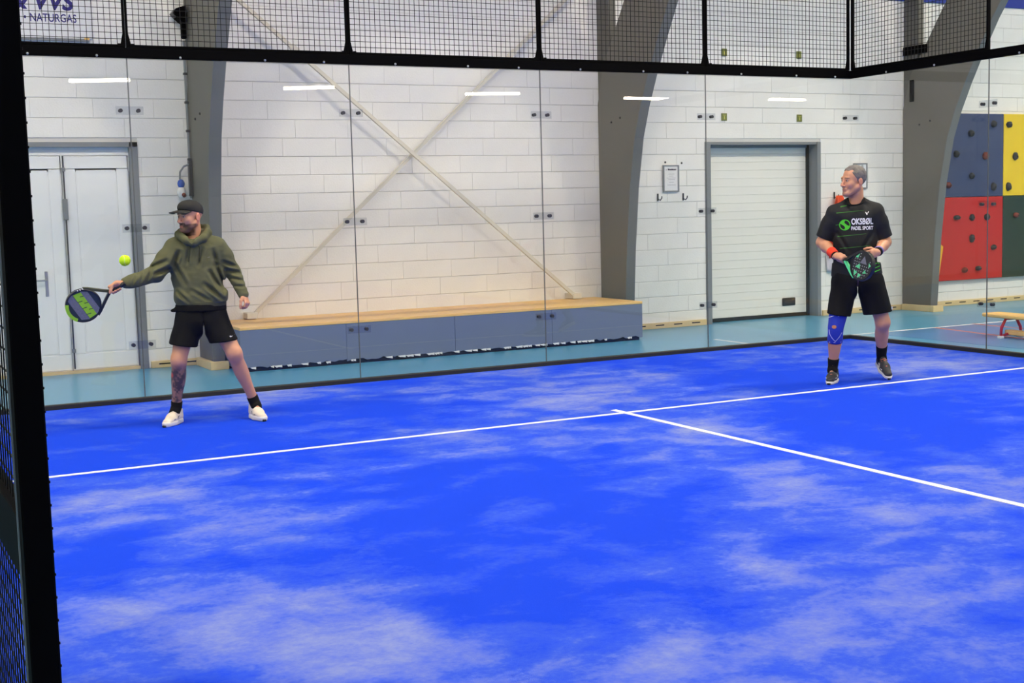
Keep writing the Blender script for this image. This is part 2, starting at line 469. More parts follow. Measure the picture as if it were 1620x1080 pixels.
# left double door
d1 = thing('door_1', 'white panelled double door in a grey frame', 'door', ((D1[0] + D1[1]) / 2, WY, 0), kind='structure')
fr = MB()
fr.box(D1[1] - 0.085, D1[1], WY - 0.012, WY + 0.40, 0, D1[2]); fr.box(D1[0], D1[0] + 0.085, WY - 0.012, WY + 0.40, 0, D1[2])
fr.box(D1[0], D1[1], WY - 0.012, WY + 0.40, D1[2] - 0.05, D1[2])
fr.build('door_frame', M['frame_grey'], d1)
MB().box(D1[0] + 0.085, D1[1] - 0.085, WY + 0.06, WY + 0.16, 2.10, 2.35).build('door_header', M['white_paint'], d1)
MB().box(D1[0] + 0.085, D1[1] - 0.085, WY + 0.02, WY + 0.20, 0, 0.03).build('door_sill', M['skirt'], d1)
gap = 1.832
def leaf(x0, x1):
    y = WY + 0.06
    l = MB().box(x0, x1, y, y + 0.05, 0.03, 2.27, bev=0.004).build('door_leaf', M['white_paint'], d1)
    n = 4
    pw = (x1 - x0) / n
    # raised frame boards with grooves between
    MB().box(x0 + 0.012, x1 - 0.012, y - 0.008, y - 0.0005, 2.13, 2.26, bev=0.003).build('top_board', M['white_paint'], l)
    MB().box(x0 + 0.012, x1 - 0.012, y - 0.008, y - 0.0005, 0.04, 0.20, bev=0.003).build('bottom_board', M['white_paint'], l)
    w = 0.13
    MB().box(x0 + 0.012, x0 + w, y - 0.008, y - 0.0005, 0.205, 2.125, bev=0.003).build('side_board', M['white_paint'], l)
    MB().box(x1 - w, x1 - 0.012, y - 0.008, y - 0.0005, 0.205, 2.125, bev=0.003).build('side_board', M['white_paint'], l)
    MB().box(x0 + w + 0.012, x1 - w - 0.012, y - 0.004, y - 0.0005, 0.215, 2.115, bev=0.003).build('panel', M['white_paint'], l)
    return l
la = leaf(D1[0] + 0.09, gap - 0.004); lb = leaf(gap + 0.004, D1[1] - 0.09)
MB().box(1.60, 1.632, WY + 0.044, WY + 0.052, 0.82, 1.08, bev=0.003).tube([(1.616, WY + 0.045, 0.99), (1.616, WY - 0.005, 0.99), (1.50, WY - 0.005, 0.99)], 0.011).build('door_handle', M['steel'], la)
rod = MB().tube([(gap + 0.012, WY + 0.03, 0.05), (gap + 0.012, WY + 0.03, 2.26)], 0.008).build('bolt_rod', M['darksteel'], lb)
MB().box(gap - 0.012, gap + 0.036, WY + 0.012, WY + 0.052, 1.60, 1.82, bev=0.006).build('bolt_case', M['frame_grey'], lb)
MB().box(gap - 0.006, gap + 0.03, WY + 0.02, WY + 0.052, 0.22, 0.26, bev=0.004).box(gap - 0.006, gap + 0.03, WY + 0.02, WY + 0.052, 2.10, 2.14, bev=0.004).build('rod_guide', M['frame_grey'], lb)

# sectional door
d2 = thing('door_2', 'cream sectional roller door in a grey recess', 'door', ((D2[0] + D2[1]) / 2, WY, 0), kind='structure')
fr = MB()
fr.box(D2[0], D2[0] + 0.085, WY - 0.014, WY + 0.42, 0, D2[2]); fr.box(D2[1] - 0.06, D2[1], WY - 0.014, WY + 0.42, 0, D2[2])
fr.box(D2[0], D2[1], WY - 0.0, WY + 0.42, D2[2] - 0.035, D2[2])
fr.build('door_frame', M['frame_grey'], d2)
MB().box(D2[1] - 0.09, D2[1] - 0.0605, WY + 0.16, WY + 0.30, 0, D2[2] - 0.036).build('guide_rail', M['seal'], d2)
sx0, sx1 = D2[0] + 0.09, D2[1] - 0.092
yb = WY + 0.20
nsl = 21; sh = (D2[2] - 0.04 - 0.05) / nsl
src = None
for i in range(nsl):
    if src is None:
        src = MB().prism([(yb, 0.05), (yb - 0.004, 0.054), (yb - 0.004, 0.05 + sh - 0.004), (yb, 0.05 + sh - 0.001), (yb + 0.04, 0.05 + sh - 0.001), (yb + 0.04, 0.05)], 'x', sx0, sx1).build('door_slat', M['cream_door'], d2)
    else: copy_child(src, d2, (0, 0, i * sh))
MB().box(sx0, sx1, yb - 0.012, yb + 0.04, 0.0, 0.05, bev=0.004).build('bottom_seal', M['seal'], d2)
g = MB().box(11.32, 11.55, yb - 0.022, yb - 0.003, 0.155, 0.265, bev=0.012).build('door_grip', M['seal'], d2)
MB().box(11.35, 11.52, yb - 0.0245, yb - 0.021, 0.185, 0.235, bev=0.002).build('grip_recess', M['darksteel'], g)
MB().box(sx0, sx1, yb - 0.03, yb + 0.04, 2.33, 2.366).build('door_header', M['frame_grey'], d2)

# arch frames: profile in (y, z)
front = [(2.09, 0), (2.055, 0.5), (2.015, 1.05), (1.925, 1.8), (1.80, 2.4), (1.665, 2.76), (1.49, 3.12), (1.27, 3.52), (1.03, 3.92), (0.70, 4.38), (0.1, 5.0), (-0.9, 5.75), (-2.4, 6.55), (-4.5, 7.15), (-7.0, 7.49)]
rear = [(2.635, 0), (2.635, 2.86), (2.50, 3.32), (2.22, 3.70), (1.91, 4.15), (1.45, 4.75), (0.8, 5.4), (-0.2, 6.15), (-1.9, 7.0), (-3.6, 7.49)]
arch_labels = ['grey arch frame left of the podium', 'grey arch frame between podium and sectional door', 'grey arch frame beside the climbing panels']
arches = []
for ax, lab in zip(ARX, arch_labels):
    a = thing('arch_frame', lab, 'arch', (ax + AW / 2, 2.3, 0))
    MB().prism([(p[0] + 0.012, p[1]) for p in front] + rear[::-1], 'x', ax, ax + AW).build('arch_rib', M['arch'], a)
    edge = MB()
    for p, q_ in zip(front[:-1], front[1:]):
        vs = [(ax - 0.004, p[0], p[1]), (ax + AW + 0.004, p[0], p[1]), (ax + AW + 0.004, q_[0], q_[1]), (ax - 0.004, q_[0], q_[1]),
              (ax - 0.004, p[0] + 0.012, p[1]), (ax + AW + 0.004, p[0] + 0.012, p[1]), (ax + AW + 0.004, q_[0] + 0.012, q_[1]), (ax - 0.004, q_[0] + 0.012, q_[1])]
        edge.add(vs, [(0, 1, 2, 3), (7, 6, 5, 4), (0, 3, 7, 4), (1, 5, 6, 2)])
    edge.build('front_edge', M['arch_front'], a)
    MB().box(ax + 0.01, ax + AW - 0.01, 2.36, 2.632, 2.9, 7.49).build('wall_post', M['post_grey'], a)
    if ax != ARX[1]:
        MB().box(ax - 0.055, ax - 0.003, 2.0455, 2.60, 0, 0.085, bev=0.003).box(ax - 0.055, ax + AW + 0.02, 1.985, 2.045, 0, 0.085, bev=0.003).build('plinth', M['skirt'], a)
    # bolts on the side face
    for (by, bz) in ((2.32, 2.62), (2.12, 2.66)):
        MB().ball((ax - 0.002, by, bz), 0.014, 8, 6).build('bolt', M['seal'], a)
    arches.append(a)
br = put(MB().box(13.325, 13.42, 2.18, 2.62, 3.60, 3.72, bev=0.005).build('wall_bracket', M['black'], arches[2]))
put(MB().box(13.33, 13.348, 2.42, 2.50, 2.95, 3.25, bev=0.005).build('cable_clip', M['black'], arches[2]))

# ------------------------------------------------------------------ podium
pod = thing('podium', 'long low grey-blue podium with a wooden top along the wall', 'podium', (5.73, 2.1, 0))
px0, px1, pyf, pz = 3.30, 8.185, 1.57, 0.462
MB().box(px0 + 0.03, px1 - 0.03, pyf + 0.03, WY - 0.005, 0.0, pz - 0.035).build('base_frame', M['seal'], pod)  # black, standing in for the shadow in the gap below the panels
seams = [px0, 4.45, 5.72, 6.95, px1]
for a, b in zip(seams[:-1], seams[1:]):
    n = max(6, int((b - a) / 0.045))
    top = [(b - 0.002, pz - 0.03), (a + 0.002, pz - 0.03)]
    bot = [(a + 0.002 + (b - a - 0.004) * i / n, 0.042 + random.uniform(-0.012, 0.014)) for i in range(n + 1)]
    MB().prism(bot + top, 'y', pyf, pyf + 0.02).build('front_panel', M['podium'], pod)
MB().box(px1 - 0.022, px1, pyf + 0.022, WY - 0.005, 0.03, pz - 0.03).build('end_panel', M['podium'], pod)
MB().box(px0, px0 + 0.022, pyf + 0.022, WY - 0.005, 0.03, pz - 0.03).build('end_panel', M['podium'], pod)
tops = [pyf - 0.004, 1.93, 2.29, WY - 0.003]
for a, b in zip(tops[:-1], tops[1:]):
    MB().box(px0, px1 + 0.002, a + 0.001, b - 0.001, pz - 0.029, pz, bev=0.003).build('top_plank', M['wood'], pod)
rg = MB()
x = px0
while x < px1 - 0.1:   # frayed white lining under the panels
    w = random.uniform(0.02, 0.10)
    if random.random() < 0.45:
        rg.prism([(x, 0.046), (x + w * 0.3, 0.022 + random.uniform(0, .012)), (x + w * 0.6, 0.03), (x + w, 0.024), (x + w, 0.05)], 'y', pyf - 0.003, pyf - 0.0005)
    x += w
put(rg.build('frayed_lining', M['paper'], pod), kind='stuff')

# wall brace rods
def brace(p0, p1, lab):
    p0, p1 = Vector(p0), Vector(p1)
    d = (p1 - p0).normalized(); n = Vector((0, 1, 0)); w = d.cross(n)
    t = thing('brace_rod', lab, 'brace', tuple(p0))
    c = (p0 + p1) / 2; h = (p1 - p0).length / 2
    MB().obox(c, d, w, n, h, 0.021, 0.006).obox(c + w * 0.019, d, w, n, h, 0.003, 0.020).build('bar', M['brace'], t)
    MB().obox(p0 + d * (2 * h * 0.78), d, w, n, 0.05, 0.034, 0.014).build('turnbuckle', M['brace'], t)
    low = p0 if p0.z < p1.z else p1
    MB().box(low.x - 0.06, low.x + 0.06, low.y - 0.03, WY - 0.003, low.z - 0.02, low.z + 0.05, bev=0.006).build('anchor', M['brace'], t)
brace((7.80, 2.46, 0.49), (3.32, 2.46, 4.215), 'beige diagonal wall brace rising to the left above the podium')
brace((3.71, 2.52, 0.49), (7.95, 2.52, 4.26), 'beige diagonal wall brace rising to the right above the podium')

# ------------------------------------------------------------------ wall things
def notice(x0, x1, z0, z1, lab):
    t = thing('framed_notice', lab, 'notice', ((x0 + x1) / 2, WY - 0.012, z0))
    y = WY - 0.012
    MB().box(x0, x1, y - 0.008, y - 0.002, z0, z1).build('sheet', M['paper'], t)
    f = MB(); b = 0.018
    f.box(x0 - b, x0, y - 0.016, y - 0.001, z0 - b, z1 + b); f.box(x1, x1 + b, y - 0.016, y - 0.001, z0 - b, z1 + b)
    f.box(x0, x1, y - 0.016, y - 0.001, z0 - b, z0); f.box(x0, x1, y - 0.016, y - 0.001, z1, z1 + b)
    f.build('frame', M['frame_grey'], t)
    return t, y - 0.0085
t, ty = notice(9.245, 9.455, 1.775, 2.085, 'grey framed paper notice left of the sectional door')
hd_ = MB()                                  # blurred, unreadable heading: dark word shapes only
for xa, xb, zh in ((9.272, 9.281, 0.010), (9.300, 9.322, 0.022), (9.324, 9.352, 0.017), (9.354, 9.386, 0.019), (9.388, 9.414, 0.016), (9.416, 9.430, 0.018)):
    hd_.box(xa, xb, ty - 0.001, ty - 0.0002, 2.036, 2.036 + zh)
put(hd_.build('heading', M['ink'], t), kind='stuff')
lines = MB()
for z, a, b in ((1.985, 9.31, 9.40), (1.96, 9.32, 9.385), (1.935, 9.28, 9.42), (1.915, 9.30, 9.41), (1.88, 9.32, 9.39), (1.845, 9.29, 9.42)):
    lines.box(a, b, ty - 0.001, ty - 0.0002, z, z + 0.006)
put(lines.build('text_lines', M['ink_pale'], t), kind='stuff')
t, ty = notice(12.44, 12.655, 1.765, 2.085, 'grey framed picture behind the head of the black shirted player')
pc = MB()
for i in range(9):
    x = random.uniform(12.46, 12.62); z = random.uniform(1.85, 2.06)
    pc.box(x, x + random.uniform(0.02, 0.05), ty - 0.001 - i * 0.0002, ty - 0.0002, z, z + random.uniform(0.01, 0.03))
put(pc.build('print', M['ink_pale'], t), kind='stuff')

for (hx, hz, lab) in ((9.15, 1.69, 'small dark wall hook below left corner of the framed notice'), (9.545, 1.69, 'small dark wall hook below right corner of the framed notice'),
                      (12.085, 1.66, 'small dark wall hook holding the orange bibs')):
    h = MB().box(hx - 0.012, hx + 0.012, WY - 0.012, WY - 0.004, hz - 0.045, hz + 0.05, bev=0.003)
    h.tube([(hx, WY - 0.01, hz - 0.02), (hx + 0.01, WY - 0.05, hz - 0.035), (hx + 0.015, WY - 0.075, hz - 0.01), (hx + 0.015, WY - 0.078, hz + 0.015)], 0.007)
    put(h.build('coat_hook', M['darksteel'], smooth=False), lab, 'hook')
for (hx, hz, lab) in ((9.275, 2.14, 'dark screw plug above left corner of the framed notice'), (9.53, 2.128, 'dark screw plug above right corner of the framed notice')):
    put(MB().ball((hx, WY - 0.004, hz), (0.014, 0.010, 0.014), 8, 6).build('wall_plug', M['darksteel'], smooth=True), lab, 'plug')
for gx, gz, lab in ((10.212, 2.724, 'lower left small green sign above the sectional door'), (11.472, 2.718, 'lower right small green sign above the sectional door'),
                    (10.222, 3.56, 'upper left small green sign behind the top mesh'), (11.466, 3.564, 'upper right small green sign behind the top mesh')):
    t = thing('green_sign', lab, 'sign', (gx, WY - 0.01, gz - 0.045), group='small green signs above the sectional door')
    MB().box(gx - 0.042, gx + 0.042, WY - 0.016, WY - 0.002, gz - 0.048, gz + 0.048, bev=0.002).build('board', M['green_sign'], t)
    MB().box(gx - 0.008, gx + 0.006, WY - 0.0175, WY - 0.016, gz - 0.03, gz + 0.012).box(gx - 0.022, gx + 0.02, WY - 0.0175, WY - 0.016, gz + 0.02, gz + 0.026).build('pictogram', M['green_pict'], t)

# banner
bn = thing('wall_banner', 'white company banner with dark blue lettering high on the left', 'banner', (1.2, WY - 0.02, 3.43))
MB().box(0.0, 2.20, WY - 0.022, WY - 0.004, 3.445, 4.25, bev=0.002).build('board', M['paper'], bn)
MB().box(0.0, 2.17, WY - 0.032, WY - 0.004, 3.418, 3.438).build('bottom_bar', M['frame_grey'], bn)
MB().box(2.12, 2.17, WY - 0.036, WY - 0.03, 3.436, 3.462).build('end_clip', M['wood'], bn)
for s, x0, x1, z0, z1, kw in (('& VVS', 1.43, 2.045, 3.722, 3.90, dict(shear=0.18, bold=0.035)), ('• NATURGAS', 1.545, 2.055, 3.605, 3.688, dict(bold=0.012, spacing=1.05))):
    vs, fs = fit_text(s, x0, x1, z0, z1, **kw)
    MB().add([(v[0], WY - 0.0235, v[1]) for v in vs], fs).build('lettering', M['navy'], bn)

# loudspeaker, cable pipe, socket on the left arch
sp = thing('loudspeaker', 'black loudspeaker mounted high on the left arch frame', 'speaker', (3.07, 2.35, 3.6))
MB().prism([(3.04, 3.68), (3.005, 3.725), (3.04, 3.775), (3.11, 3.80), (3.14, 3.80), (3.14, 3.64), (3.10, 3.63)], 'y', 2.45, 2.60).build('cabinet', M['black'], sp)
MB().prism([(3.035, 3.685), (3.003, 3.725), (3.035, 3.77), (3.03, 3.77), (2.995, 3.725), (3.03, 3.685)], 'y', 2.46, 2.59).build('grille', M['darksteel'], sp)
MB().box(3.10, 3.147, 2.49, 2.56, 3.47, 3.66, bev=0.008).build('bracket', M['black'], sp)
cp = thing('cable_pipe', 'thin dark cable pipe running up the left arch frame', 'pipe', (3.12, 2.585, 1.95))
MB().tube([(3.128, 2.585, 1.80), (3.128, 2.585, 3.45)], 0.013).build('pipe', M['frame_grey'], cp)
for z in (2.2, 2.5, 2.8, 3.1):
    MB().box(3.108, 3.149, 2.565, 2.605, z, z + 0.025, bev=0.003).build('clip', M['darksteel'], cp)
MB().box(3.112, 3.148, 2.55, 2.62, 1.82, 2.20, bev=0.005).build('trunking', M['darksteel'], cp)
so = thing('cable_socket', 'blue and white power socket hanging by a grey cable', 'socket', (3.02, 2.56, 1.80))
MB().tube([(3.12, 2.57, 2.16), (3.06, 2.56, 2.14), (3.015, 2.56, 2.08), (3.01, 2.56, 2.0)], 0.010).build('cable', M['frame_grey'], so)
MB().ball((3.02, 2.56, 1.955), (0.040, 0.04, 0.048), 12, 8).build('cap', M['socket_blue'], so, smooth=True)
MB().ball((3.02, 2.56, 1.865), (0.050, 0.045, 0.062), 12, 8).build('housing', M['socket_white'], so, smooth=True)
MB().tube([(3.03, 2.535, 1.845), (3.04, 2.51, 1.825)], 0.022, 10).build('outlet', M['hold_brown'], so)

# orange bibs on the hook
bb = thing('hanging_bibs', 'orange sports bibs hanging on the wall behind the black shirted player', 'bibs', (12.06, WY - 0.08, 0.70))
def cloth(x, w, z0, z1, y, seed, name, m):
    rnd = random.Random(seed)
    n, k = 14, 12
    ph = rnd.uniform(0, 6)
    mb = MB(); vs = []; fs = []
    for side in (0, 1):
        for j in range(k + 1):
            t_ = j / k
            ww = w * (0.35 + 0.65 * min(1, t_ * 2.2))
            for i in range(n + 1):
                s_ = i / n - 0.5
                yy = y + 0.022 * math.sin(s_ * 14 + ph) * (0.4 + t_) + 0.01 * math.sin(9 * t_ + s_ * 6) + (0.008 if side else 0)
                vs.append((x + s_ * ww + 0.01 * math.sin(5 * t_ + ph), yy, z1 + (z0 - z1) * t_ + 0.02 * math.sin(s_ * 9 + ph) * t_))
    q_ = (n + 1) * (k + 1)
    for j in range(k):
        for i in range(n):
            a = j * (n + 1) + i
            fs.append((a, a + n + 1, a + n + 2, a + 1)); fs.append((q_ + a, q_ + a + 1, q_ + a + n + 2, q_ + a + n + 1))
    for j in range(k):
        a = j * (n + 1); fs.append((a, q_ + a, q_ + a + n + 1, a + n + 1)); a += n; fs.append((a, a + n + 1, q_ + a + n + 1, q_ + a))
    for i in range(n):
        a = k * (n + 1) + i; fs.append((a, q_ + a, q_ + a + 1, a + 1)); a = i; fs.append((a, a + 1, q_ + a + 1, q_ + a))
    mb.add(vs, fs); return mb.build(name, m, bb, smooth=True)
cloth(12.11, 0.36, 0.80, 1.66, WY - 0.085, 1, 'bib', M['orange_cloth'])
cloth(12.10, 0.32, 0.86, 1.64, WY - 0.125, 2, 'bib', M['orange_cloth'])
cloth(12.08, 0.30, 0.62, 1.20, WY - 0.048, 3, 'bib', M['lilac_cloth'])

# climbing panels
def climb(x0, x1, z0, z1, m, lab, holds):
    t = thing('climbing_panel', lab, 'climbing panel', ((x0 + x1) / 2, 2.6, z0), group='coloured climbing wall panels')
    MB().box(x0 + 0.003, x1 - 0.003, 2.585, WY - 0.004, z0 + 0.003, z1 - 0.003, bev=0.006).build('board', m, t)
    for (hx, hz, hm, sx, sz) in holds:
        rx, rz = sx, sz
        b = MB().ball((hx, 2.575, hz), (rx, 0.055, rz), 10, 7, jit=0.13)
        h = b.build('hold', hm, t, smooth=True)
        MB().ball((hx, 2.525, hz), 0.013, 8, 5).build('bolt', M['seal'], h)
Hd, Hb = M['hold'], M['hold_brown']
climb(13.95, 15.305, 1.592, 2.81, M['clb_blue'], 'dark blue climbing panel above the red one', [(14.62, 2.52, Hd, .05, .05), (14.33, 2.22, Hd, .05, .05), (14.92, 2.19, Hb, .055, .055), (14.64, 1.90, Hd, .045, .045), (15.09, 1.735, Hd, .045, .06), (14.175, 1.77, Hb, .05, .045), (15.08, 2.66, Hd, .05, .05)])
climb(15.305, 16.66, 1.592, 2.81, M['clb_yellow'], 'bright yellow climbing panel above the green one', [(15.40, 2.65, Hd, .052, .045), (15.535, 2.18, Hd, .05, .06), (15.40, 1.73, Hd, .045, .065), (16.1, 2.3, Hd, .05, .05)])
climb(13.95, 15.305, 0.37, 1.592, M['clb_red'], 'red climbing panel below the dark blue one', [(14.345, 1.296, Hd, .06, .035), (14.65, 1.29, Hd, .045, .05), (14.96, 1.29, Hd, .05, .05), (14.655, 0.98, Hd, .045, .06), (15.10, 0.833, Hd, .045, .04), (14.51, 0.52, Hb, .045, .04), (14.79, 0.534, Hd, .05, .035)])
climb(15.305, 16.66, 0.37, 1.592, M['clb_green'], 'dark green climbing panel below the yellow one', [(15.57, 1.30, Hb, .05, .04), (15.9, 0.8, Hd, .05, .05)])
put(MB().prism([(13.471, 0.45), (13.471, 0.98), (13.575, 0.98), (13.70, 0.90), (13.615, 0.45)], 'y', 2.20, 2.24).build('yellow_board', M['yellow_board']), 'narrow yellow board fixed beside the right arch frame', 'board')

# gym bench behind the side glass
bz = 0.270
bch = thing('gym_bench', 'low wooden gym bench on red metal legs behind the side glass', 'bench', (11.36, -1.6, 0), rotz=-0.10)
MB().box(-0.13, 0.13, -1.85, 0.88, bz - 0.045, bz, bev=0.012).build('seat_plank', M['wood'], bch, local=True)
for by in (0.55, -1.5):
    for pts in ([(-0.145, 0.03), (-0.135, 0.12), (-0.075, bz - 0.05), (0.075, bz - 0.05), (0.135, 0.12), (0.145, 0.03), (0.05, 0.045), (-0.05, 0.045)],):
        lg = MB().tube([(p[0], by, p[1]) for p in pts], 0.018, 8, close=True).build('leg_frame', M['red_metal'], bch, smooth=True, local=True)
    for sx in (-1, 1):
        MB().box(sx * 0.145 - 0.025, sx * 0.145 + 0.025, by - 0.03, by + 0.03, 0.0, 0.03, bev=0.005).build('rubber_foot', M['lamp_body'], lg, local=True)
MB().box(-0.05, 0.05, -1.75, 0.60, 0.035, 0.09, bev=0.008).build('balance_beam', M['wood'], bch, local=True)

# ------------------------------------------------------------------ court enclosure
def clamp(panel, pos, ax, nrm):
    """a clear clamp plate across a seam: centre, direction across the seam, outward normal (to the court)"""
    c = Vector(pos); a = Vector(ax); n = Vector(nrm); z = Vector((0, 0, 1))
    p = MB().obox(c + n * 0.010, a, n, z, 0.115, 0.003, 0.035).build('clamp_plate', M['plate'], panel)
    for s in (-1, 1):
        b = c + a * (s * 0.075)
        MB().tube([b + n * 0.020, b - n * 0.018], 0.017, 10).build('bolt', M['darksteel'], p)
GZ0, GZ1 = 0.053, 2.954
def glass(name, axis, fixed, a, b, lab, seam_at=None, seam_col=True):
    t = thing(name, lab, 'glass panel', ((a + b) / 2, fixed, 0) if axis == 'x' else (fixed, (a + b) / 2, 0), group='glass panels of the court enclosure')
    g = 0.004
    if axis == 'x': MB().box(a + g, b - g, fixed - 0.006, fixed + 0.006, GZ0, GZ1).build('pane', M['glass'], t)
    else: MB().box(fixed - 0.006, fixed + 0.006, a + g, b - g, GZ0, GZ1).build('pane', M['glass'], t)
    if seam_at is not None:
        if axis == 'x': MB().box(seam_at - 0.0042, seam_at + 0.0042, fixed - 0.004, fixed + 0.004, GZ0, GZ1).build('seam_strip', M['gasket'], t)
        else: MB().box(fixed - 0.004, fixed + 0.004, seam_at - 0.0042, seam_at + 0.0042, GZ0, GZ1).build('seam_strip', M['gasket'], t)
        for z in (2.515, 1.518, 0.511):
            if axis == 'x': clamp(t, (seam_at, fixed, z), (1, 0, 0), (0, -1, 0))
            else: clamp(t, (fixed, seam_at, z), (0, 1, 0), (-1, 0, 0))
    return t
names = ['back glass panel at the far left in front of the double door', 'back glass panel in front of the left arch and olive hooded player',
         'back glass panel in front of the middle of the podium', 'back glass panel in front of the middle arch frame', 'back glass panel in front of the sectional door at the corner']
for i in range(5):
    glass('glass_panel', 'x', 0.0, 2 * i, 2 * i + 2, names[i], seam_at=(2 * i + 2 if i < 4 else None))
t = glass('glass_panel', 'y', 10.0, -2, 0, 'side glass panel at the corner beside the back glass', seam_at=-2)
for z in (2.515,):
    clamp(t, (9.99, -0.006, z), (1, 0, 0), (0, -1, 0))
glass('glass_panel', 'y', 10.0, -4, -2, 'side glass panel at the right edge in front of the bench')

# kerbs
put(MB().box(-0.03, 10.03, -0.035, 0.035, 0.0, 0.052, bev=0.006).build('kerb', M['seal']), 'black kerb along the foot of the back glass', 'kerb')
put(MB().box(9.965, 10.035, -10, -0.036, 0.0, 0.052, bev=0.006).build('kerb', M['seal']), 'black kerb along the foot of the side glass', 'kerb')
# rails
r = thing('top_rail', 'black rail along the top of the back glass', 'rail', (5, 0, 2.95))
MB().box(-0.03, 10.03, -0.03, 0.03, 2.955, 3.042, bev=0.004).build('beam', M['black'], r)
for i in range(5):
    for dx in (0.45, 1.2, 1.75):
        MB().ball((2 * i + dx, -0.032, 2.968), 0.011, 8, 6).build('screw', M['steel'], r, smooth=True)
r = thing('top_rail', 'black rail along the top of the side glass', 'rail', (10, -2, 2.95))
MB().box(9.97, 10.03, -4.03, -0.031, 2.955, 3.042, bev=0.004).build('beam', M['black'], r)
for dy in (-0.6, -1.3, -2.4, -3.2):
    MB().ball((9.968, dy, 2.968), 0.011, 8, 6).build('screw', M['steel'], r, smooth=True)

# mesh panels
def wire_grid(mb, axis, fixed, a, b, z0, z1, pitch=0.05, r=0.0022):
    n = int(round((b - a) / pitch))
    for i in range(1, n):
        c = a + (b - a) * i / n
        if axis == 'x': mb.box(c - r, c + r, fixed - r, fixed + r, z0, z1)
        else: mb.box(fixed - r, fixed + r, c - r, c + r, z0, z1)
    m_ = int(round((z1 - z0) / pitch))
    for j in range(1, m_):
        z = z0 + (z1 - z0) * j / m_
        if axis == 'x': mb.box(a, b, fixed - r + 0.004, fixed + r + 0.004, z - r, z + r)
        else: mb.box(fixed - r + 0.004, fixed + r + 0.004, a, b, z - r, z + r)
def mesh_panel(axis, fixed, a, b, z0, z1, lab, fw=0.016):
    t = thing('mesh_panel', lab, 'mesh panel', ((a + b) / 2, fixed, z0) if axis == 'x' else (fixed, (a + b) / 2, z0), group='black wire mesh panels of the enclosure')
    e = 0.004
    def bar(p0, p1, za, zb):
        if axis == 'x': return MB().box(p0, p1, fixed - 0.02, fixed + 0.02, za, zb, bev=0.002)
        return MB().box(fixed - 0.02, fixed + 0.02, p0, p1, za, zb, bev=0.002)
    bar(a + e, a + e + fw, z0, z1).build('frame_bar', M['black'], t); bar(b - e - fw, b - e, z0, z1).build('frame_bar', M['black'], t)
    bar(a + e + fw, b - e - fw, z0, z0 + 0.022).build('frame_bar', M['black'], t); bar(a + e + fw, b - e - fw, z1 - 0.022, z1).build('frame_bar', M['black'], t)
    w = MB(); wire_grid(w, axis, fixed, a + e + fw, b - e - fw, z0 + 0.02, z1 - 0.02)
    put(w.build('wire_mesh', M['wire'], t), kind='stuff')
    for s in (a + e + fw, b - e - fw):       # foot gussets
        d = 1 if s < (a + b) / 2 else -1
        pl = [(s, z0 + 0.02), (s + d * 0.022, z0 + 0.022), (s, z0 + 0.12)]
        MB().prism(pl, 'y' if axis == 'x' else 'x', fixed - 0.015, fixed + 0.015).build('gusset', M['black'], t)
        if axis == 'x': MB().box(s + d * 0.02, s + d * 0.05, fixed - 0.024, fixed - 0.02, z0, z0 + 0.03).build('tab', M['black'], t)
    return t
mn = ['wire mesh panel on the back rail in front of the banner', 'wire mesh panel on the back rail in front of the left arch frame', 'wire mesh panel on the back rail, third from the left',
      'wire mesh panel on the back rail in front of the middle arch frame', 'wire mesh panel on the back rail above the sectional door']
for i in range(5):
    mesh_panel('x', 0.0, 2 * i + (0.03 if i == 0 else 0), 2 * i + 2 - (0.022 if i == 4 else 0), 3.045, 4.0, mn[i])
mesh_panel('y', 10.0, -2, -0.022, 3.045, 4.0, 'wire mesh panel on the side rail beside the corner', fw=0.022)

# near side fence by the camera
post = thing('fence_post', 'thick black steel fence post at the left edge of the picture', 'post', (0, -8.62, 0))
MB().box(-0.03, 0.03, -8.65, -8.59, 0, 3.0, bev=0.004).build('tube', M['black'], post)
MB().box(-0.06, 0.06, -8.68, -8.56, 0, 0.012).build('foot_plate', M['black'], post)
st = MB()
z = 0.05
while z < 2.95:
    st.box(0.029, 0.0322, -8.645, -8.640, z, z + 0.005); z += 0.05
put(st.build('wire_ends', M['wire'], post), kind='stuff')
MB().box(-0.0335, -0.0302, -8.594, -8.590, 0.02, 2.98).build('edge_highlight', M['frame_grey'], post)  # pale sliver paints the highlight down the post's left edge
sp = thing('side_mesh_panel', 'black wire mesh fence panel behind the near post', 'mesh panel', (0, -7.6, 0), group='black wire mesh panels of the enclosure')
for za, zb in ((0.02, 0.05), (0.82, 0.96), (1.96, 2.0)):
    MB().box(-0.024, 0.016, -8.585, -6.62, za, zb, bev=0.003).build('frame_bar', M['black'], sp)
MB().box(-0.024, 0.016, -6.66, -6.62, 0.0, 2.0).build('frame_bar', M['black'], sp)
w = MB(); wire_grid(w, 'y', -0.006, -8.585, -6.66, 0.05, 1.96, r=0.0017)
put(w.build('wire_mesh', M['wire'], sp), kind='stuff')

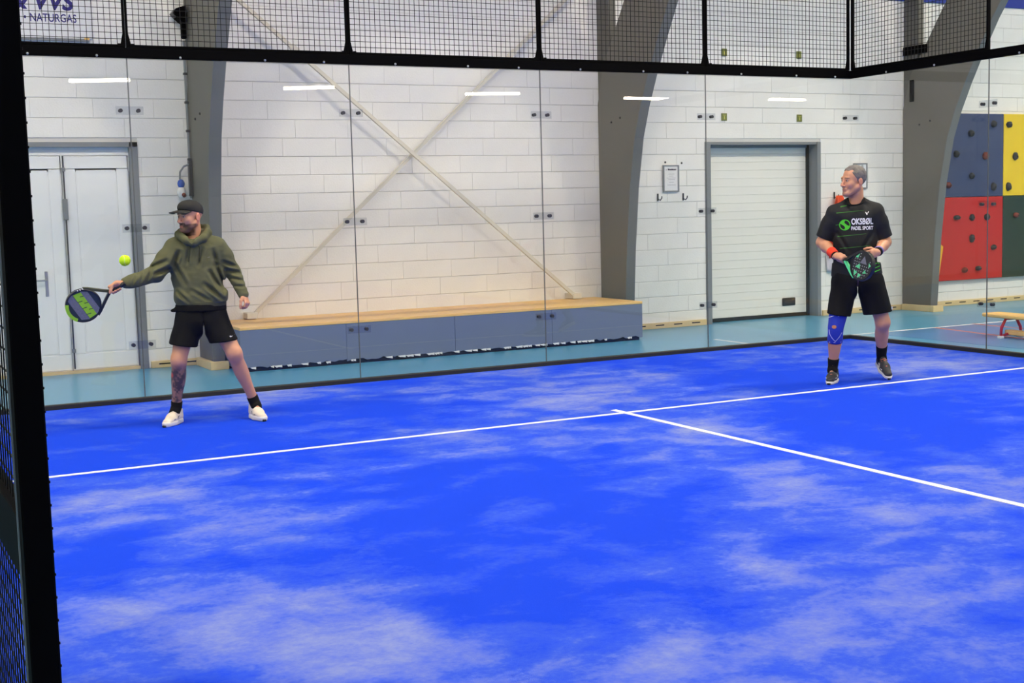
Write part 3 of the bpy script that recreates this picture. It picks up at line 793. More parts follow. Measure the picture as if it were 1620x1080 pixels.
# ------------------------------------------------------------------ lamps
def lamp(x0, y0, x1, y1, h, name='hall_lamp', width=0.10, lm='lamp'):
    p0 = Vector((x0, y0, h)); p1 = Vector((x1, y1, h))
    d = (p1 - p0).normalized(); w = Vector((-d.y, d.x, 0)); c = (p0 + p1) / 2; L_ = (p1 - p0).length / 2
    t = thing(name, LL, 'lamp', tuple(c), group='linear hall lamps overhead')
    MB().obox(c + Vector((0, 0, 0.055)), d, w, (0, 0, 1), L_, width, 0.020).build('housing', M['lamp_body'], t)
    MB().obox(c, d, w, (0, 0, 1), L_ * 0.985, width * 0.85, 0.032).build('diffuser', M[lm], t)
    for s in (-0.7, 0.7):
        q_ = c + d * (L_ * s)
        MB().tube([q_ + Vector((0, 0, 0.07)), (q_.x, q_.y, 7.5)], 0.006, 6).build('hanger', M['steel'], t)
RL = ['above the double door', 'left of the crossing braces', 'right of the crossing braces', 'on the middle arch frame', 'above the sectional door']
for i, a in enumerate(((4.67, -19.4, 5.9, -18.9), (9.89, -20.2, 11.0, -19.6), (15.14, -20.75, 16.58, -20.35), (20.41, -21.05, 21.99, -21.2), (25.37, -20.65, 26.7, -20.66))):
    LL = 'white linear lamp mirrored as a bright streak in the glass ' + RL[i]
    lamp(*a, 4.7, width=0.09)
LL = 'white lamp hanging high above the court outside the picture'
for y in (-3.3, -8.8, -14.5):
    for k in range(-1, 5):
        x = 0.62 + 5.12 * k
        lamp(x - 0.4, y, x + 0.4, y, 7.0, width=0.20, lm='lamp_wall' if y > -4 else 'lamp_mid')

# ------------------------------------------------------------------ figures: signed-distance modelling
class Field:
    def __init__(s, lo, hi, h):
        s.lo = np.array(lo, np.float32); s.h = h
        s.n = np.ceil((np.array(hi) - np.array(lo)) / h).astype(int) + 1
        s.F = np.full(s.n, 0.15, np.float32)
        s.ax = [(s.lo[i] + h * np.arange(s.n[i])).astype(np.float32) for i in range(3)]
    def _win(s, lo, hi, pad):
        sl = []
        for i in range(3):
            a = int(max(0, math.floor((lo[i] - pad - s.lo[i]) / s.h))); b = int(min(s.n[i], math.ceil((hi[i] + pad - s.lo[i]) / s.h) + 1))
            if b <= a: return None
            sl.append(slice(a, b))
        X = s.ax[0][sl[0]][:, None, None]; Y = s.ax[1][sl[1]][None, :, None]; Z = s.ax[2][sl[2]][None, None, :]
        return tuple(sl), X, Y, Z
    def _mix(s, sl, d, k, mode):
        A = s.F[sl]
        if mode == 'add':
            hh = np.clip(0.5 + 0.5 * (A - d) / k, 0, 1)
            s.F[sl] = A * (1 - hh) + d * hh - k * hh * (1 - hh)
        elif mode == 'sub':
            d = -d
            hh = np.clip(0.5 - 0.5 * (A - d) / k, 0, 1)
            s.F[sl] = A * (1 - hh) + d * hh + k * hh * (1 - hh)
    def cone(s, a, b, r1, r2, k=0.02, mode='add', w=None, q1=None, q2=None):
        """tapered capsule; with w: elliptical, r along w and q across it"""
        a = np.array(a, np.float32); b = np.array(b, np.float32)
        R = max(r1, r2, q1 or 0, q2 or 0)
        win = s._win(np.minimum(a, b) - R, np.maximum(a, b) + R, k + 0.02)
        if win is None: return
        sl, X, Y, Z = win
        ab = b - a; L2 = float(ab @ ab) + 1e-12
        px, py, pz = X - a[0], Y - a[1], Z - a[2]
        t = np.clip((px * ab[0] + py * ab[1] + pz * ab[2]) / L2, 0, 1)
        px = px - t * ab[0]; py = py - t * ab[1]; pz = pz - t * ab[2]
        if w is None:
            d = np.sqrt(px * px + py * py + pz * pz) - (r1 + (r2 - r1) * t)
        else:
            w = np.array(w, np.float32); w = w / np.linalg.norm(w)
            pw = px * w[0] + py * w[1] + pz * w[2]
            rest2 = np.maximum(px * px + py * py + pz * pz - pw * pw, 0)
            rw = r1 + (r2 - r1) * t; rq = q1 + (q2 - q1) * t
            g = np.sqrt((pw / rw) ** 2 + rest2 / rq ** 2)
            d = (g - 1) * np.minimum(rw, rq)
        s._mix(sl, d.astype(np.float32), k, mode)
    def ell(s, c, r, axes=None, k=0.02, mode='add'):
        c = np.array(c, np.float32); R = max(r)
        win = s._win(c - R, c + R, k + 0.02)
        if win is None: return
        sl, X, Y, Z = win
        px, py, pz = X - c[0], Y - c[1], Z - c[2]
        if axes is None: axes = np.eye(3)
        g = 0
        for i in range(3):
            u = np.array(axes[i], np.float32); u = u / np.linalg.norm(u)
            g = g + ((px * u[0] + py * u[1] + pz * u[2]) / r[i]) ** 2
        d = (np.sqrt(g) - 1) * min(r)
        s._mix(sl, d.astype(np.float32), k, mode)
    def cut(s, p, n, box=None, k=0.004):
        """remove the side the normal points to, inside an optional box"""
        n = np.array(n, np.float32); n = n / np.linalg.norm(n)
        lo, hi = box if box else (s.lo, s.lo + s.h * s.n)
        win = s._win(lo, hi, 0)
        sl, X, Y, Z = win
        d = (X - p[0]) * n[0] + (Y - p[1]) * n[1] + (Z - p[2]) * n[2]
        A = s.F[sl]
        s.F[sl] = np.maximum(A, d.astype(np.float32))
    def noise(s, amp, scale, seed, stretch=(1, 1, 1), band=0.05, zr=None):
        """fabric folds: value noise added near the surface"""
        idx = np.nonzero(np.abs(s.F) < band)
        P = np.stack([s.ax[i][idx[i]] for i in range(3)], -1) / scale * np.array(stretch, np.float32)
        s.F[idx] += (vnoise(P, seed) - 0.5) * 2 * amp
    def crease(s, a, b, width, depth, ymax=0.03, band=0.05):
        idx = np.nonzero(np.abs(s.F) < band)
        x, y, z = [s.ax[i][idx[i]] for i in range(3)]
        ab = (b[0] - a[0], b[1] - a[1]); L2 = ab[0] ** 2 + ab[1] ** 2
        t = np.clip(((x - a[0]) * ab[0] + (z - a[1]) * ab[1]) / L2, 0, 1)
        d2 = (x - a[0] - t * ab[0]) ** 2 + (z - a[1] - t * ab[1]) ** 2
        # a groove with a raised lip beside it
        d = np.sqrt(d2)
        g = np.exp(-d2 / width ** 2) - 0.55 * np.exp(-((d - 2.0 * width) / width) ** 2)
        s.F[idx] += (depth * g * np.sin(np.pi * np.clip(0.12 + 0.76 * t, 0, 1)) * (y < ymax)).astype(np.float32)
    def mesh(s):
        F = s.F
        I = F < 0
        c = np.zeros(tuple(np.array(F.shape) - 1), np.uint8)
        for dx in (0, 1):
            for dy in (0, 1):
                for dz in (0, 1):
                    c += I[dx:F.shape[0] - 1 + dx, dy:F.shape[1] - 1 + dy, dz:F.shape[2] - 1 + dz]
        act = np.nonzero((c > 0) & (c < 8))
        nv = len(act[0])
        idm = np.full(c.shape, -1, np.int32); idm[act] = np.arange(nv, dtype=np.int32)
        base = np.stack(act, -1)
        acc = np.zeros((nv, 3), np.float32); cnt = np.zeros(nv, np.float32)
        cor = [(x, y, z) for x in (0, 1) for y in (0, 1) for z in (0, 1)]
        val = {o: F[act[0] + o[0], act[1] + o[1], act[2] + o[2]] for o in cor}
        for o in cor:
            for ax_ in range(3):
                if o[ax_] == 0:
                    p = list(o); p[ax_] = 1; p = tuple(p)
                    a, b = val[o], val[p]
                    m = (a < 0) != (b < 0)
                    t = np.where(m, a / np.where(m, a - b, 1), 0)
                    pos = np.tile(np.array(o, np.float32), (nv, 1)); pos[:, ax_] += t
                    acc[m] += pos[m]; cnt[m] += 1
        V = (base + acc / cnt[:, None]) * s.h + s.lo
        Q = []
        for ax_ in range(3):
            u, w = [(1, 2), (2, 0), (0, 1)][ax_]
            sl0 = [slice(None)] * 3; sl1 = [slice(None)] * 3
            sl0[ax_] = slice(0, -1); sl1[ax_] = slice(1, None)
            A, B = I[tuple(sl0)], I[tuple(sl1)]
            e = np.stack(np.nonzero(A != B), -1)
            ok = (e[:, u] > 0) & (e[:, w] > 0) & (e[:, u] < F.shape[u] - 1) & (e[:, w] < F.shape[w] - 1)
            e = e[ok]
            flip = ~A[e[:, 0], e[:, 1], e[:, 2]]
            def cell(du, dw):
                g = e.copy(); g[:, u] += du; g[:, w] += dw
                return idm[g[:, 0], g[:, 1], g[:, 2]]
            q = np.stack([cell(-1, -1), cell(0, -1), cell(0, 0), cell(-1, 0)], -1)
            q[flip] = q[flip][:, ::-1]
            Q.append(q)
        Q = np.concatenate(Q)
        return V, Q

_lat = {}
def vnoise(P, seed):
    if seed not in _lat: _lat[seed] = np.random.RandomState(seed).rand(32, 32, 32).astype(np.float32)
    T = _lat[seed]
    i = np.floor(P).astype(int); f = P - i; f = f * f * (3 - 2 * f)
    r = 0
    for dx in (0, 1):
        for dy in (0, 1):
            for dz in (0, 1):
                w = (f[:, 0] if dx else 1 - f[:, 0]) * (f[:, 1] if dy else 1 - f[:, 1]) * (f[:, 2] if dz else 1 - f[:, 2])
                r = r + w * T[(i[:, 0] + dx) % 32, (i[:, 1] + dy) % 32, (i[:, 2] + dz) % 32]
    return r

def np_mesh(name, V, Q, m, parent, colors=None, xf=None, smooth_it=2):
    # light Laplacian smoothing of the quad surface
    for _ in range(smooth_it):
        acc = np.zeros_like(V); cnt = np.zeros(len(V), np.float32)
        for a, b in ((0, 1), (1, 2), (2, 3), (3, 0)):
            np.add.at(acc, Q[:, a], V[Q[:, b]]); np.add.at(cnt, Q[:, a], 1)
        V = V * 0.45 + 0.55 * acc / np.maximum(cnt, 1)[:, None]
    W = V
    if xf is not None:
        A = np.array(xf); W = V @ A[:3, :3].T + A[:3, 3]
    me = bpy.data.meshes.new(name)
    me.vertices.add(len(W)); me.vertices.foreach_set('co', np.ascontiguousarray(W, np.float32).ravel())
    me.loops.add(len(Q) * 4); me.loops.foreach_set('vertex_index', Q.astype(np.int32).ravel())
    me.polygons.add(len(Q)); me.polygons.foreach_set('loop_start', np.arange(0, len(Q) * 4, 4, dtype=np.int32))
    me.polygons.foreach_set('use_smooth', np.ones(len(Q), bool))
    me.update(calc_edges=True); me.validate()
    me.materials.append(m)
    if colors is not None:
        C = colors(V).astype(np.float32)
        at = me.color_attributes.new('Col', 'FLOAT_COLOR', 'POINT')
        at.data.foreach_set('color', np.concatenate([C, np.ones((len(C), 1), np.float32)], 1).ravel())
    o = bpy.data.objects.new(name, me); COL.objects.link(o); o.parent = parent
    WM[o] = WM[parent]
    return o

def nrm(v):
    v = np.array(v, float); return v / np.linalg.norm(v)

# ---- body pieces
def head(f, c, F, up, s=1.0, build=1.0):
    F = nrm(F); U = nrm(np.array(up) - np.dot(up, F) * F); Lf = np.cross(U, F)      # Lf: the person's left
    c = np.array(c, float)
    P = lambda l, fw, u: c + s * (Lf * l + F * fw + U * u)
    ax = (Lf, F, U)
    f.ell(P(0, -0.012, 0.042), (0.076 * s, 0.097 * s, 0.086 * s), ax, 0.01)
    f.ell(P(0, 0.030, -0.030), (0.061 * s, 0.062 * s, 0.088 * s), ax, 0.02)
    for e in (-1, 1):
        f.cone(P(e * 0.053, -0.005, -0.045), P(e * 0.024, 0.064, -0.095), 0.025 * s, 0.023 * s, 0.02)
        f.ell(P(e * 0.040, 0.060, -0.022), (0.024 * s, 0.024 * s, 0.026 * s), ax, 0.02)
    f.ell(P(0, 0.073, -0.099), (0.027 * s, 0.024 * s, 0.021 * s), ax, 0.018)
    f.cone(P(-0.034, 0.080, 0.030), P(0.034, 0.080, 0.030), 0.013 * s, 0.013 * s, 0.014)
    for e in (-1, 1):
        f.ell(P(e * 0.031, 0.101, 0.010), (0.018 * s, 0.016 * s, 0.011 * s), ax, 0.010, 'sub')
    for e in (-1, 1):
        f.cone(P(e * 0.019, 0.0865, 0.0165), P(e * 0.043, 0.079, 0.0150), 0.0062 * s, 0.0062 * s, 0.005)
        f.cone(P(e * 0.021, 0.0850, 0.0010), P(e * 0.041, 0.078, 0.0015), 0.0050 * s, 0.0050 * s, 0.005)
    f.cone(P(0, 0.090, 0.018), P(0, 0.112, -0.026), 0.0085 * s, 0.0125 * s, 0.008)
    for e in (-1, 1):
        f.ell(P(e * 0.012, 0.102, -0.032), (0.009 * s, 0.010 * s, 0.008 * s), ax, 0.006)
    f.cone(P(-0.018, 0.0865, -0.060), P(0.018, 0.0865, -0.060), 0.008 * s, 0.008 * s, 0.008)
    f.cone(P(-0.015, 0.0855, -0.073), P(0.015, 0.0855, -0.073), 0.008 * s, 0.008 * s, 0.008)
    f.cone(P(-0.022, 0.0975, -0.0665), P(0.022, 0.0975, -0.0665), 0.004 * s, 0.004 * s, 0.004, 'sub')
    for e in (-1, 1):
        f.ell(P(e * 0.079, -0.014, -0.004), (0.010 * s, 0.020 * s, 0.033 * s), ax, 0.006)
        f.ell(P(e * 0.088, -0.010, -0.002), (0.006 * s, 0.010 * s, 0.018 * s), ax, 0.004, 'sub')
    return P, Lf, F, U

def eyes(parent, P, s):
    for e in (-1, 1):
        b = MB().ball(tuple(P(e * 0.031, 0.0775, 0.009)), 0.0115 * s, 12, 8).build('eye', M['eye_white'], parent, smooth=True, local=True)
        MB().ball(tuple(P(e * 0.031, 0.0850, 0.009)), (0.0062 * s, 0.0062 * s, 0.0062 * s), 8, 6).build('iris', M['iris'], b, smooth=True, local=True)

def open_hand(f, wr, D, S, N, curl=(0.5, 0.7, 0.5), thumb=1.0):
    """relaxed hand: D along the palm, S towards the thumb, N out of the back of the hand"""
    D, S, N = nrm(D), nrm(S), nrm(N); wr = np.array(wr, float)
    f.cone(wr - D * 0.01, wr + D * 0.035, 0.027, 0.034, 0.015, w=S, q1=0.020, q2=0.018)
    f.cone(wr + D * 0.03, wr + D * 0.078, 0.035, 0.040, 0.012, w=S, q1=0.017, q2=0.0145)
    for off, L_, r in ((0.030, 0.074, 0.0088), (0.010, 0.082, 0.009), (-0.010, 0.076, 0.0088), (-0.029, 0.060, 0.008)):
        p = wr + D * (0.083 - abs(off - 0.008) * 0.25) + S * off
        a = 0.0
        for fr_, c in zip((0.44, 0.31, 0.25), curl):
            a += c
            d = D * math.cos(a) - N * math.sin(a)
            q = p + d * (L_ * fr_)
            f.cone(p, q, r, r * 0.92, 0.004); p = q; r *= 0.93
    p = wr + D * 0.025 + S * 0.026 - N * 0.006
    for d, L_, r in ((D * 0.72 + S * 0.62 - N * 0.35, 0.038, 0.0125), (D * 0.90 + S * 0.15 - N * 0.45, 0.032, 0.0105), (D * 0.85 - S * 0.1 - N * 0.5, 0.025, 0.0095)):
        q = p + nrm(d) * L_ * thumb
        f.cone(p, q, r, r * 0.93, 0.008); p = q

def grip_hand(f, wr, C, H, N, hr=0.017):
    """fist closed on a handle: C centre on the handle axis, H along the handle to the index side, N from the handle towards the back of the hand"""
    H = nrm(H); N = nrm(np.array(N) - np.dot(N, H) * H); B = np.cross(H, N); C = np.array(C, float); wr = np.array(wr, float)
    R = hr + 0.0085
    # palm / back of hand
    f.cone(C - H * 0.032 + N * (hr + 0.012) - B * 0.004, C + H * 0.030 + N * (hr + 0.012) - B * 0.004, 0.030, 0.031, 0.012, w=B, q1=0.016, q2=0.016)
    f.cone(wr, C - H * 0.020 + N * (hr + 0.010), 0.027, 0.030, 0.02, w=B, q1=0.021, q2=0.021)
    for off, r in ((0.031, 0.0092), (0.0115, 0.0094), (-0.008, 0.0092), (-0.027, 0.0084)):
        prev = None
        for th in (0.35, 0.95, 1.6, 2.35, 3.1, 3.8):
            p = C + H * off + (N * math.cos(th) + B * math.sin(th)) * (R + (0.006 if th < 1 else 0))
            if prev is not None: f.cone(prev, p, r, r * 0.98, 0.004)
            prev = p
    prev = None
    for t_, th in ((0.0, -0.5), (0.022, -1.0), (0.038, -1.6), (0.050, -2.1)):
        p = C + H * t_ + (N * math.cos(th) + B * math.sin(th)) * (R + 0.003)
        if prev is not None: f.cone(prev, p, 0.0118, 0.0105, 0.006)
        prev = p

def leg(f, hip, kn, an, toe, k=0.02, s=1.0):
    hip, kn, an, toe = [np.array(p, float) for p in (hip, kn, an, toe)]
    f.cone(hip, kn, 0.088 * s, 0.057 * s, k)
    fwd = toe - an; fwd[2] = 0; fwd = nrm(fwd)
    f.ell(kn + fwd * 0.012, (0.046 * s, 0.046 * s, 0.060 * s), None, 0.03)
    f.cone(kn, an, 0.050 * s, 0.036 * s, 0.03)
    ax_ = nrm(an - kn); sd_ = nrm(np.cross(ax_, fwd)); bk_ = np.cross(ax_, sd_)
    f.ell(kn + (an - kn) * 0.33 - fwd * 0.020, (0.048 * s, 0.044 * s, 0.105 * s), (sd_, bk_, ax_), 0.04)
    lo_ = an + (nrm(toe - an)) * 0.02
    f.cone(an, lo_ * (1, 1, 1) + (toe - an) * 0.22, 0.030, 0.018, 0.012)

def shoe(parent, toe, heel, pitch_up, m_upper, m_sole, m_acc, m_lace, sole_h=0.026, length=None, m_tip=None):
    """running shoe; built along +x, then set on the heel-toe line"""
    toe = np.array(toe, float); heel = np.array(heel, float)
    d = toe - heel; L_ = np.linalg.norm(d) if length is None else length
    X = nrm(d); Y = nrm(np.cross((0, 0, 1), X)); Z = np.cross(X, Y)
    A = np.eye(4); A[:3, 0] = X; A[:3, 1] = Y; A[:3, 2] = Z; A[:3, 3] = heel
    k = L_ / 0.29
    h = 0.0045
    f = Field((-0.03, -0.07, -0.01), (L_ + 0.03, 0.07, 0.135), h)
    yw = (0, 1, 0)
    f.cone((0.040 * k, 0, 0.052), (0.15 * k, 0, 0.050), 0.036, 0.043, 0.02, w=yw, q1=0.040, q2=0.037)
    f.cone((0.15 * k, 0, 0.046), (0.245 * k, 0.003, 0.034), 0.044, 0.034, 0.02, w=yw, q1=0.036, q2=0.024)
    f.cone((0.036 * k, 0, 0.055), (0.030 * k, 0, 0.098), 0.037, 0.036, 0.02, w=yw, q1=0.041, q2=0.040)
    f.cone((0.075 * k, 0, 0.085), (0.145 * k, 0, 0.075), 0.026, 0.026, 0.02, w=yw, q1=0.026, q2=0.018)
    f.cut((0, 0, 0.108), (-0.22, 0, 1)); f.cut((0, 0, sole_h - 0.004), (0, 0, -1))
    f.cone((0.034 * k, 0, 0.12), (0.034 * k, 0, 0.09), 0.028, 0.028, 0.006, 'sub', w=yw, q1=0.032, q2=0.032)
    V, Q = f.mesh(); up = np_mesh('shoe', V, Q, m_upper, parent, xf=A)
    g = Field((-0.03, -0.07, -0.015), (L_ + 0.03, 0.07, 0.06), h)
    g.cone((0.040 * k, 0, sole_h * 0.5), (0.15 * k, 0, sole_h * 0.45), 0.042, 0.047, 0.02, w=yw, q1=0.046, q2=0.046)
    g.cone((0.15 * k, 0, sole_h * 0.45), (0.240 * k, 0.003, sole_h * 0.7), 0.048, 0.037, 0.02, w=yw, q1=0.046, q2=0.042)
    g.cut((0, 0, 0.001), (0, 0, -1)); g.cut((0, 0, sole_h + 0.003), (0, 0, 1))
    V, Q = g.mesh(); so_ = np_mesh('sole', V, Q, m_sole, up, xf=A, smooth_it=1)
    AM = Matrix(A.tolist())
    # laces across the tongue and a side flash
    for i in range(5):
        x = (0.095 + 0.020 * i) * k; z = 0.108 - 0.0068 * i
        MB().tube([(x, -0.027, z - 0.014), (x + 0.004, 0, z), (x, 0.027, z - 0.014)], 0.0042, 6).build('lace', m_lace, up, smooth=True, local=True, xf=AM)
    for sy in (-1, 1):
        MB().tube([(0.10 * k, sy * 0.0405, 0.066), (0.14 * k, sy * 0.0445, 0.052), (0.19 * k, sy * 0.041, 0.046)], [0.003, 0.006, 0.003], 6).build('side_flash', m_acc, up, smooth=True, local=True, xf=AM)
    if m_tip is not None:
        MB().tube([(0.255 * k, -0.020, 0.006), (0.283 * k, 0, 0.008), (0.255 * k, 0.024, 0.006)], 0.008, 6).build('toe_guard', m_tip, up, smooth=True, local=True, xf=AM)
        MB().tube([(0.282 * k, -0.012, 0.009), (0.286 * k, 0, 0.009), (0.281 * k, 0.013, 0.009)], 0.0085, 6).build('toe_rubber', M['seal'], up, smooth=True, local=True, xf=AM)
    return up

def onto(bvh, pts2, org, ax, az, direction, lift=0.0015):
    """project flat print (2D points) onto a garment along a direction"""
    out = []
    dv = Vector(direction).normalized()
    for p in pts2:
        o = Vector(org) + Vector(ax) * p[0] + Vector(az) * p[1]
        h = bvh.ray_cast(o, dv)
        out.append(tuple((h[0] + h[1] * lift) if h[0] is not None else o + dv * 0.2))
    return out

def strip(x0, z0, x1, z1, w0, w1, n=14):
    vs = []; fs = []
    for i in range(n + 1):
        t_ = i / n; w_ = (w0 + (w1 - w0) * t_) / 2
        x = x0 + (x1 - x0) * t_; z = z0 + (z1 - z0) * t_
        vs += [(x, z - w_), (x, z + w_)]
    for i in range(n): fs.append((2 * i, 2 * i + 2, 2 * i + 3, 2 * i + 1))
    return vs, fs

M['eye_white'] = mat('eye_white', (0.42, 0.36, 0.33), 0.4)
M['iris'] = mat('iris_dark', (0.03, 0.025, 0.02), 0.2)
M['skin'] = mat_vcol('skin', 0.5, sss=0.0)
M['hoodie'] = mat('olive_fleece', srgb(88, 89, 62), 0.9, var=0.14, scale=9, bump=0.25, bscale=350)
M['rib'] = mat('olive_rib', srgb(78, 79, 55), 0.9, bump=0.3, bscale=300)
M['black_cloth'] = mat('black_cloth', (0.006, 0.006, 0.007), 0.85, spec=0.2)
M['shirt'] = mat('black_jersey', (0.011, 0.012, 0.014), 0.7, var=0.2, scale=40, spec=0.3)
M['cap'] = mat('black_cap', (0.014, 0.014, 0.013), 0.8)
M['cap_under'] = mat('green_underbrim', srgb(16, 60, 38), 0.8)
M['white_print'] = mat('white_print', (0.85, 0.85, 0.85), 0.6)
M['green_print'] = mat('green_print', srgb(74, 196, 40), 0.6)
M['green_dim'] = mat('green_print_dim', srgb(52, 120, 34), 0.7)
M['hair'] = mat('grey_hair', srgb(116, 110, 104), 0.7, var=0.5, scale=45, bump=0.6, bscale=150)
M['brow'] = mat('brown_brow', srgb(72, 56, 44), 0.8)
M['shoe_cream'] = mat('shoe_cream', srgb(226, 214, 194), 0.7, var=0.05, scale=40)
M['sole_white'] = mat('sole_white', srgb(232, 228, 216), 0.6)
M['shoe_black'] = mat('shoe_black', (0.022, 0.022, 0.026), 0.55)
M['shoe_acc'] = mat('shoe_orange', srgb(214, 120, 92), 0.6)
M['shoe_grey'] = mat('shoe_grey', srgb(120, 120, 118), 0.6)
M['shoe_green'] = mat('shoe_green', srgb(150, 205, 150), 0.6)
M['lace_white'] = mat('lace_white', (0.75, 0.73, 0.70), 0.8)
M['band_orange'] = mat('wristband_orange', srgb(248, 68, 40), 0.85, bump=0.3, bscale=400)
M['brace_blue'] = mat('knee_blue', srgb(34, 56, 172), 0.8, bump=0.2, bscale=400)
M['stitch'] = mat('stitch_white', srgb(196, 200, 226), 0.8)
M['patch'] = mat('patch_tan', srgb(196, 130, 92), 0.7)
M['violet'] = mat('band_violet', srgb(130, 116, 190), 0.6)
M['ball'] = mat('ball_yellow', srgb(205, 245, 30), 0.9, bump=0.3, bscale=500)
M['rk_black'] = mat('racket_black', (0.012, 0.013, 0.016), 0.4)
M['rk_grey'] = mat('racket_grey', srgb(112, 112, 124), 0.5, var=0.35, scale=90)
M['rk_slate'] = mat('racket_slate', srgb(40, 50, 58), 0.5)
M['rk_lime'] = mat('racket_lime', srgb(150, 205, 40), 0.5)
M['rk_olive'] = mat('racket_olive', srgb(70, 72, 42), 0.45)
M['rk_mint'] = mat('racket_mint', srgb(84, 214, 142), 0.45)
M['rk_dot'] = mat('racket_dot', (0.35, 0.36, 0.36), 0.5)

# ================================================================= player in the olive hoodie
p1 = thing('person', 'player in olive hoodie, black cap and black shorts reaching left with a racket', 'person', (2.2375, -1.505, 0.012), rotz=-0.2527)
G = 0.012
sh_r, sh_l = (-0.262, 0.02, 1.365), (0.058, 0.02, 1.362)
el_r, wr_r = (-0.405, -0.07, 1.165), (-0.618, -0.19, 1.112)
el_l, wr_l = (0.170, 0.07, 1.158), (0.238, -0.03, 0.985)
hip_r, hip_l = (-0.185, 0.03, 0.84), (0.015, 0.03, 0.84)
kn_r, an_r = (-0.268, -0.03, 0.500), (-0.308, 0.06, 0.115)
kn_l, an_l = (0.150, -0.05, 0.530), (0.290, 0.06, 0.125)
toe_r, heel_r = (-0.400, -0.155, 0.0), (-0.285, 0.10, 0.0)
toe_l, heel_l = (0.352, -0.150, 0.0), (0.270, 0.11, 0.0)
rk_V = nrm((-0.895, -0.06, -0.443))
rk_C = np.array((-0.690, -0.235, 1.078))        # grip centre on the handle

f = Field((-0.80, -0.34, 0.0), (0.36, 0.22, 1.76), 0.0045)
hP, hL, hF, hU = head(f, (-0.130, -0.015, 1.588), (-0.78, -0.62, -0.06), (0.02, 0, 1), 0.98)
f.cone((-0.115, 0.005, 1.545), (-0.105, 0.03, 1.39), 0.055, 0.066, 0.02)
f.cone((-0.105, 0.03, 1.34), (-0.09, 0.03, 1.05), 0.165, 0.145, 0.03, w=(1, 0, 0), q1=0.10, q2=0.105)
f.cone((-0.09, 0.03, 1.02), (-0.085, 0.03, 0.86), 0.14, 0.15, 0.03, w=(1, 0, 0), q1=0.10, q2=0.11)
for s_, e_, w_ in ((sh_r, el_r, wr_r), (sh_l, el_l, wr_l)):
    f.cone(s_, e_, 0.052, 0.042, 0.02); f.cone(e_, w_, 0.041, 0.028, 0.02)
grip_hand(f, wr_r, rk_C, rk_V, (-0.25, 0.15, 0.95), hr=0.015)
open_hand(f, wr_l, (0.36, -0.32, -0.88), (-0.45, -0.85, 0.1), (0.8, -0.45, 0.35), curl=(0.75, 0.95, 0.6))
leg(f, hip_r, kn_r, an_r, toe_r); leg(f, hip_l, kn_l, an_l, toe_l)
V, Q = f.mesh()
SK1 = np.array(srgb(206, 148, 116))
def col1(V):
    C = np.tile(SK1, (len(V), 1))
    d = V - np.array(hP(0, 0, 0)); l_, fw, u = d @ hL, d @ hF, d @ hU
    n1 = vnoise(V / 0.02, 3)
    hd = (V[:, 2] > 1.42) & (np.abs(l_) < 0.12)
    def mixc(w, c):
        w = np.clip(w, 0, 1)[:, None]; C[:] = C * (1 - w) + np.array(c) * w
    mixc(hd * np.clip((0.02 - np.abs(u + 0.02)) / 0.02, 0, 1) * (fw > 0.05) * 0.35, srgb(214, 138, 120))
    # beard: chin, jaw line and moustache
    jaw = np.clip((-0.042 - u) / 0.012, 0, 1) * np.clip((fw + 0.01) / 0.02, 0, 1) * hd * (u > -0.14)
    jaw *= np.clip(1.15 - 0.5 * n1, 0, 1)
    mixc(jaw * 0.94, srgb(46, 30, 22))
    mixc(hd * (fw < -0.005) * (u > -0.03) * (np.abs(l_) < 0.073) * 0.35, srgb(90, 66, 54))
    mus = np.clip((0.012 - np.abs(u + 0.047)) / 0.005, 0, 1) * (fw > 0.075) * hd * (np.abs(l_) < 0.034)
    mixc(mus * 0.9, srgb(70, 42, 28))
    lip = np.clip((0.010 - np.abs(u + 0.068)) / 0.003, 0, 1) * (fw > 0.086) * (np.abs(l_) < 0.020) * hd
    mixc(lip * 0.6, srgb(176, 104, 90))
    brow = np.clip((0.007 - np.abs(u - 0.029 + 0.12 * (np.abs(l_) - 0.03) ** 1)) / 0.004, 0, 1) * (fw > 0.07) * (np.abs(l_) > 0.012) * (np.abs(l_) < 0.05) * hd
    mixc(brow * 0.9, srgb(70, 46, 34))
    mixc(hd * (np.abs(l_) > 0.074) * 0.5, srgb(222, 128, 108))
    # tattooed lower leg
    lg = (V[:, 2] < 0.50) & (V[:, 2] > 0.13) & (V[:, 0] < -0.1)
    t1 = vnoise(V / np.array((0.03, 0.03, 0.045)), 11) * 0.6 + vnoise(V / 0.014, 12) * 0.4
    mixc(lg * (0.50 + 0.45 * np.clip((t1 - 0.35) / 0.2, 0, 1)) * np.clip((0.475 - V[:, 2]) / 0.06, 0, 1), srgb(66, 60, 56))
    red = lg * np.clip(1 - np.linalg.norm(V - np.array((-0.345, -0.03, 0.385)), axis=1) / 0.034, 0, 1)
    mixc(red * 3, srgb(205, 76, 58))
    t2 = vnoise(V / 0.05, 21)
    mixc(((V[:, 2] < 0.6) & (V[:, 0] > 0)) * t2 * 0.35, srgb(190, 130, 112))
    return C
body1 = np_mesh('body', V, Q, M['skin'], p1, colors=col1, smooth_it=1)
eyes(body1, hP, 0.98)

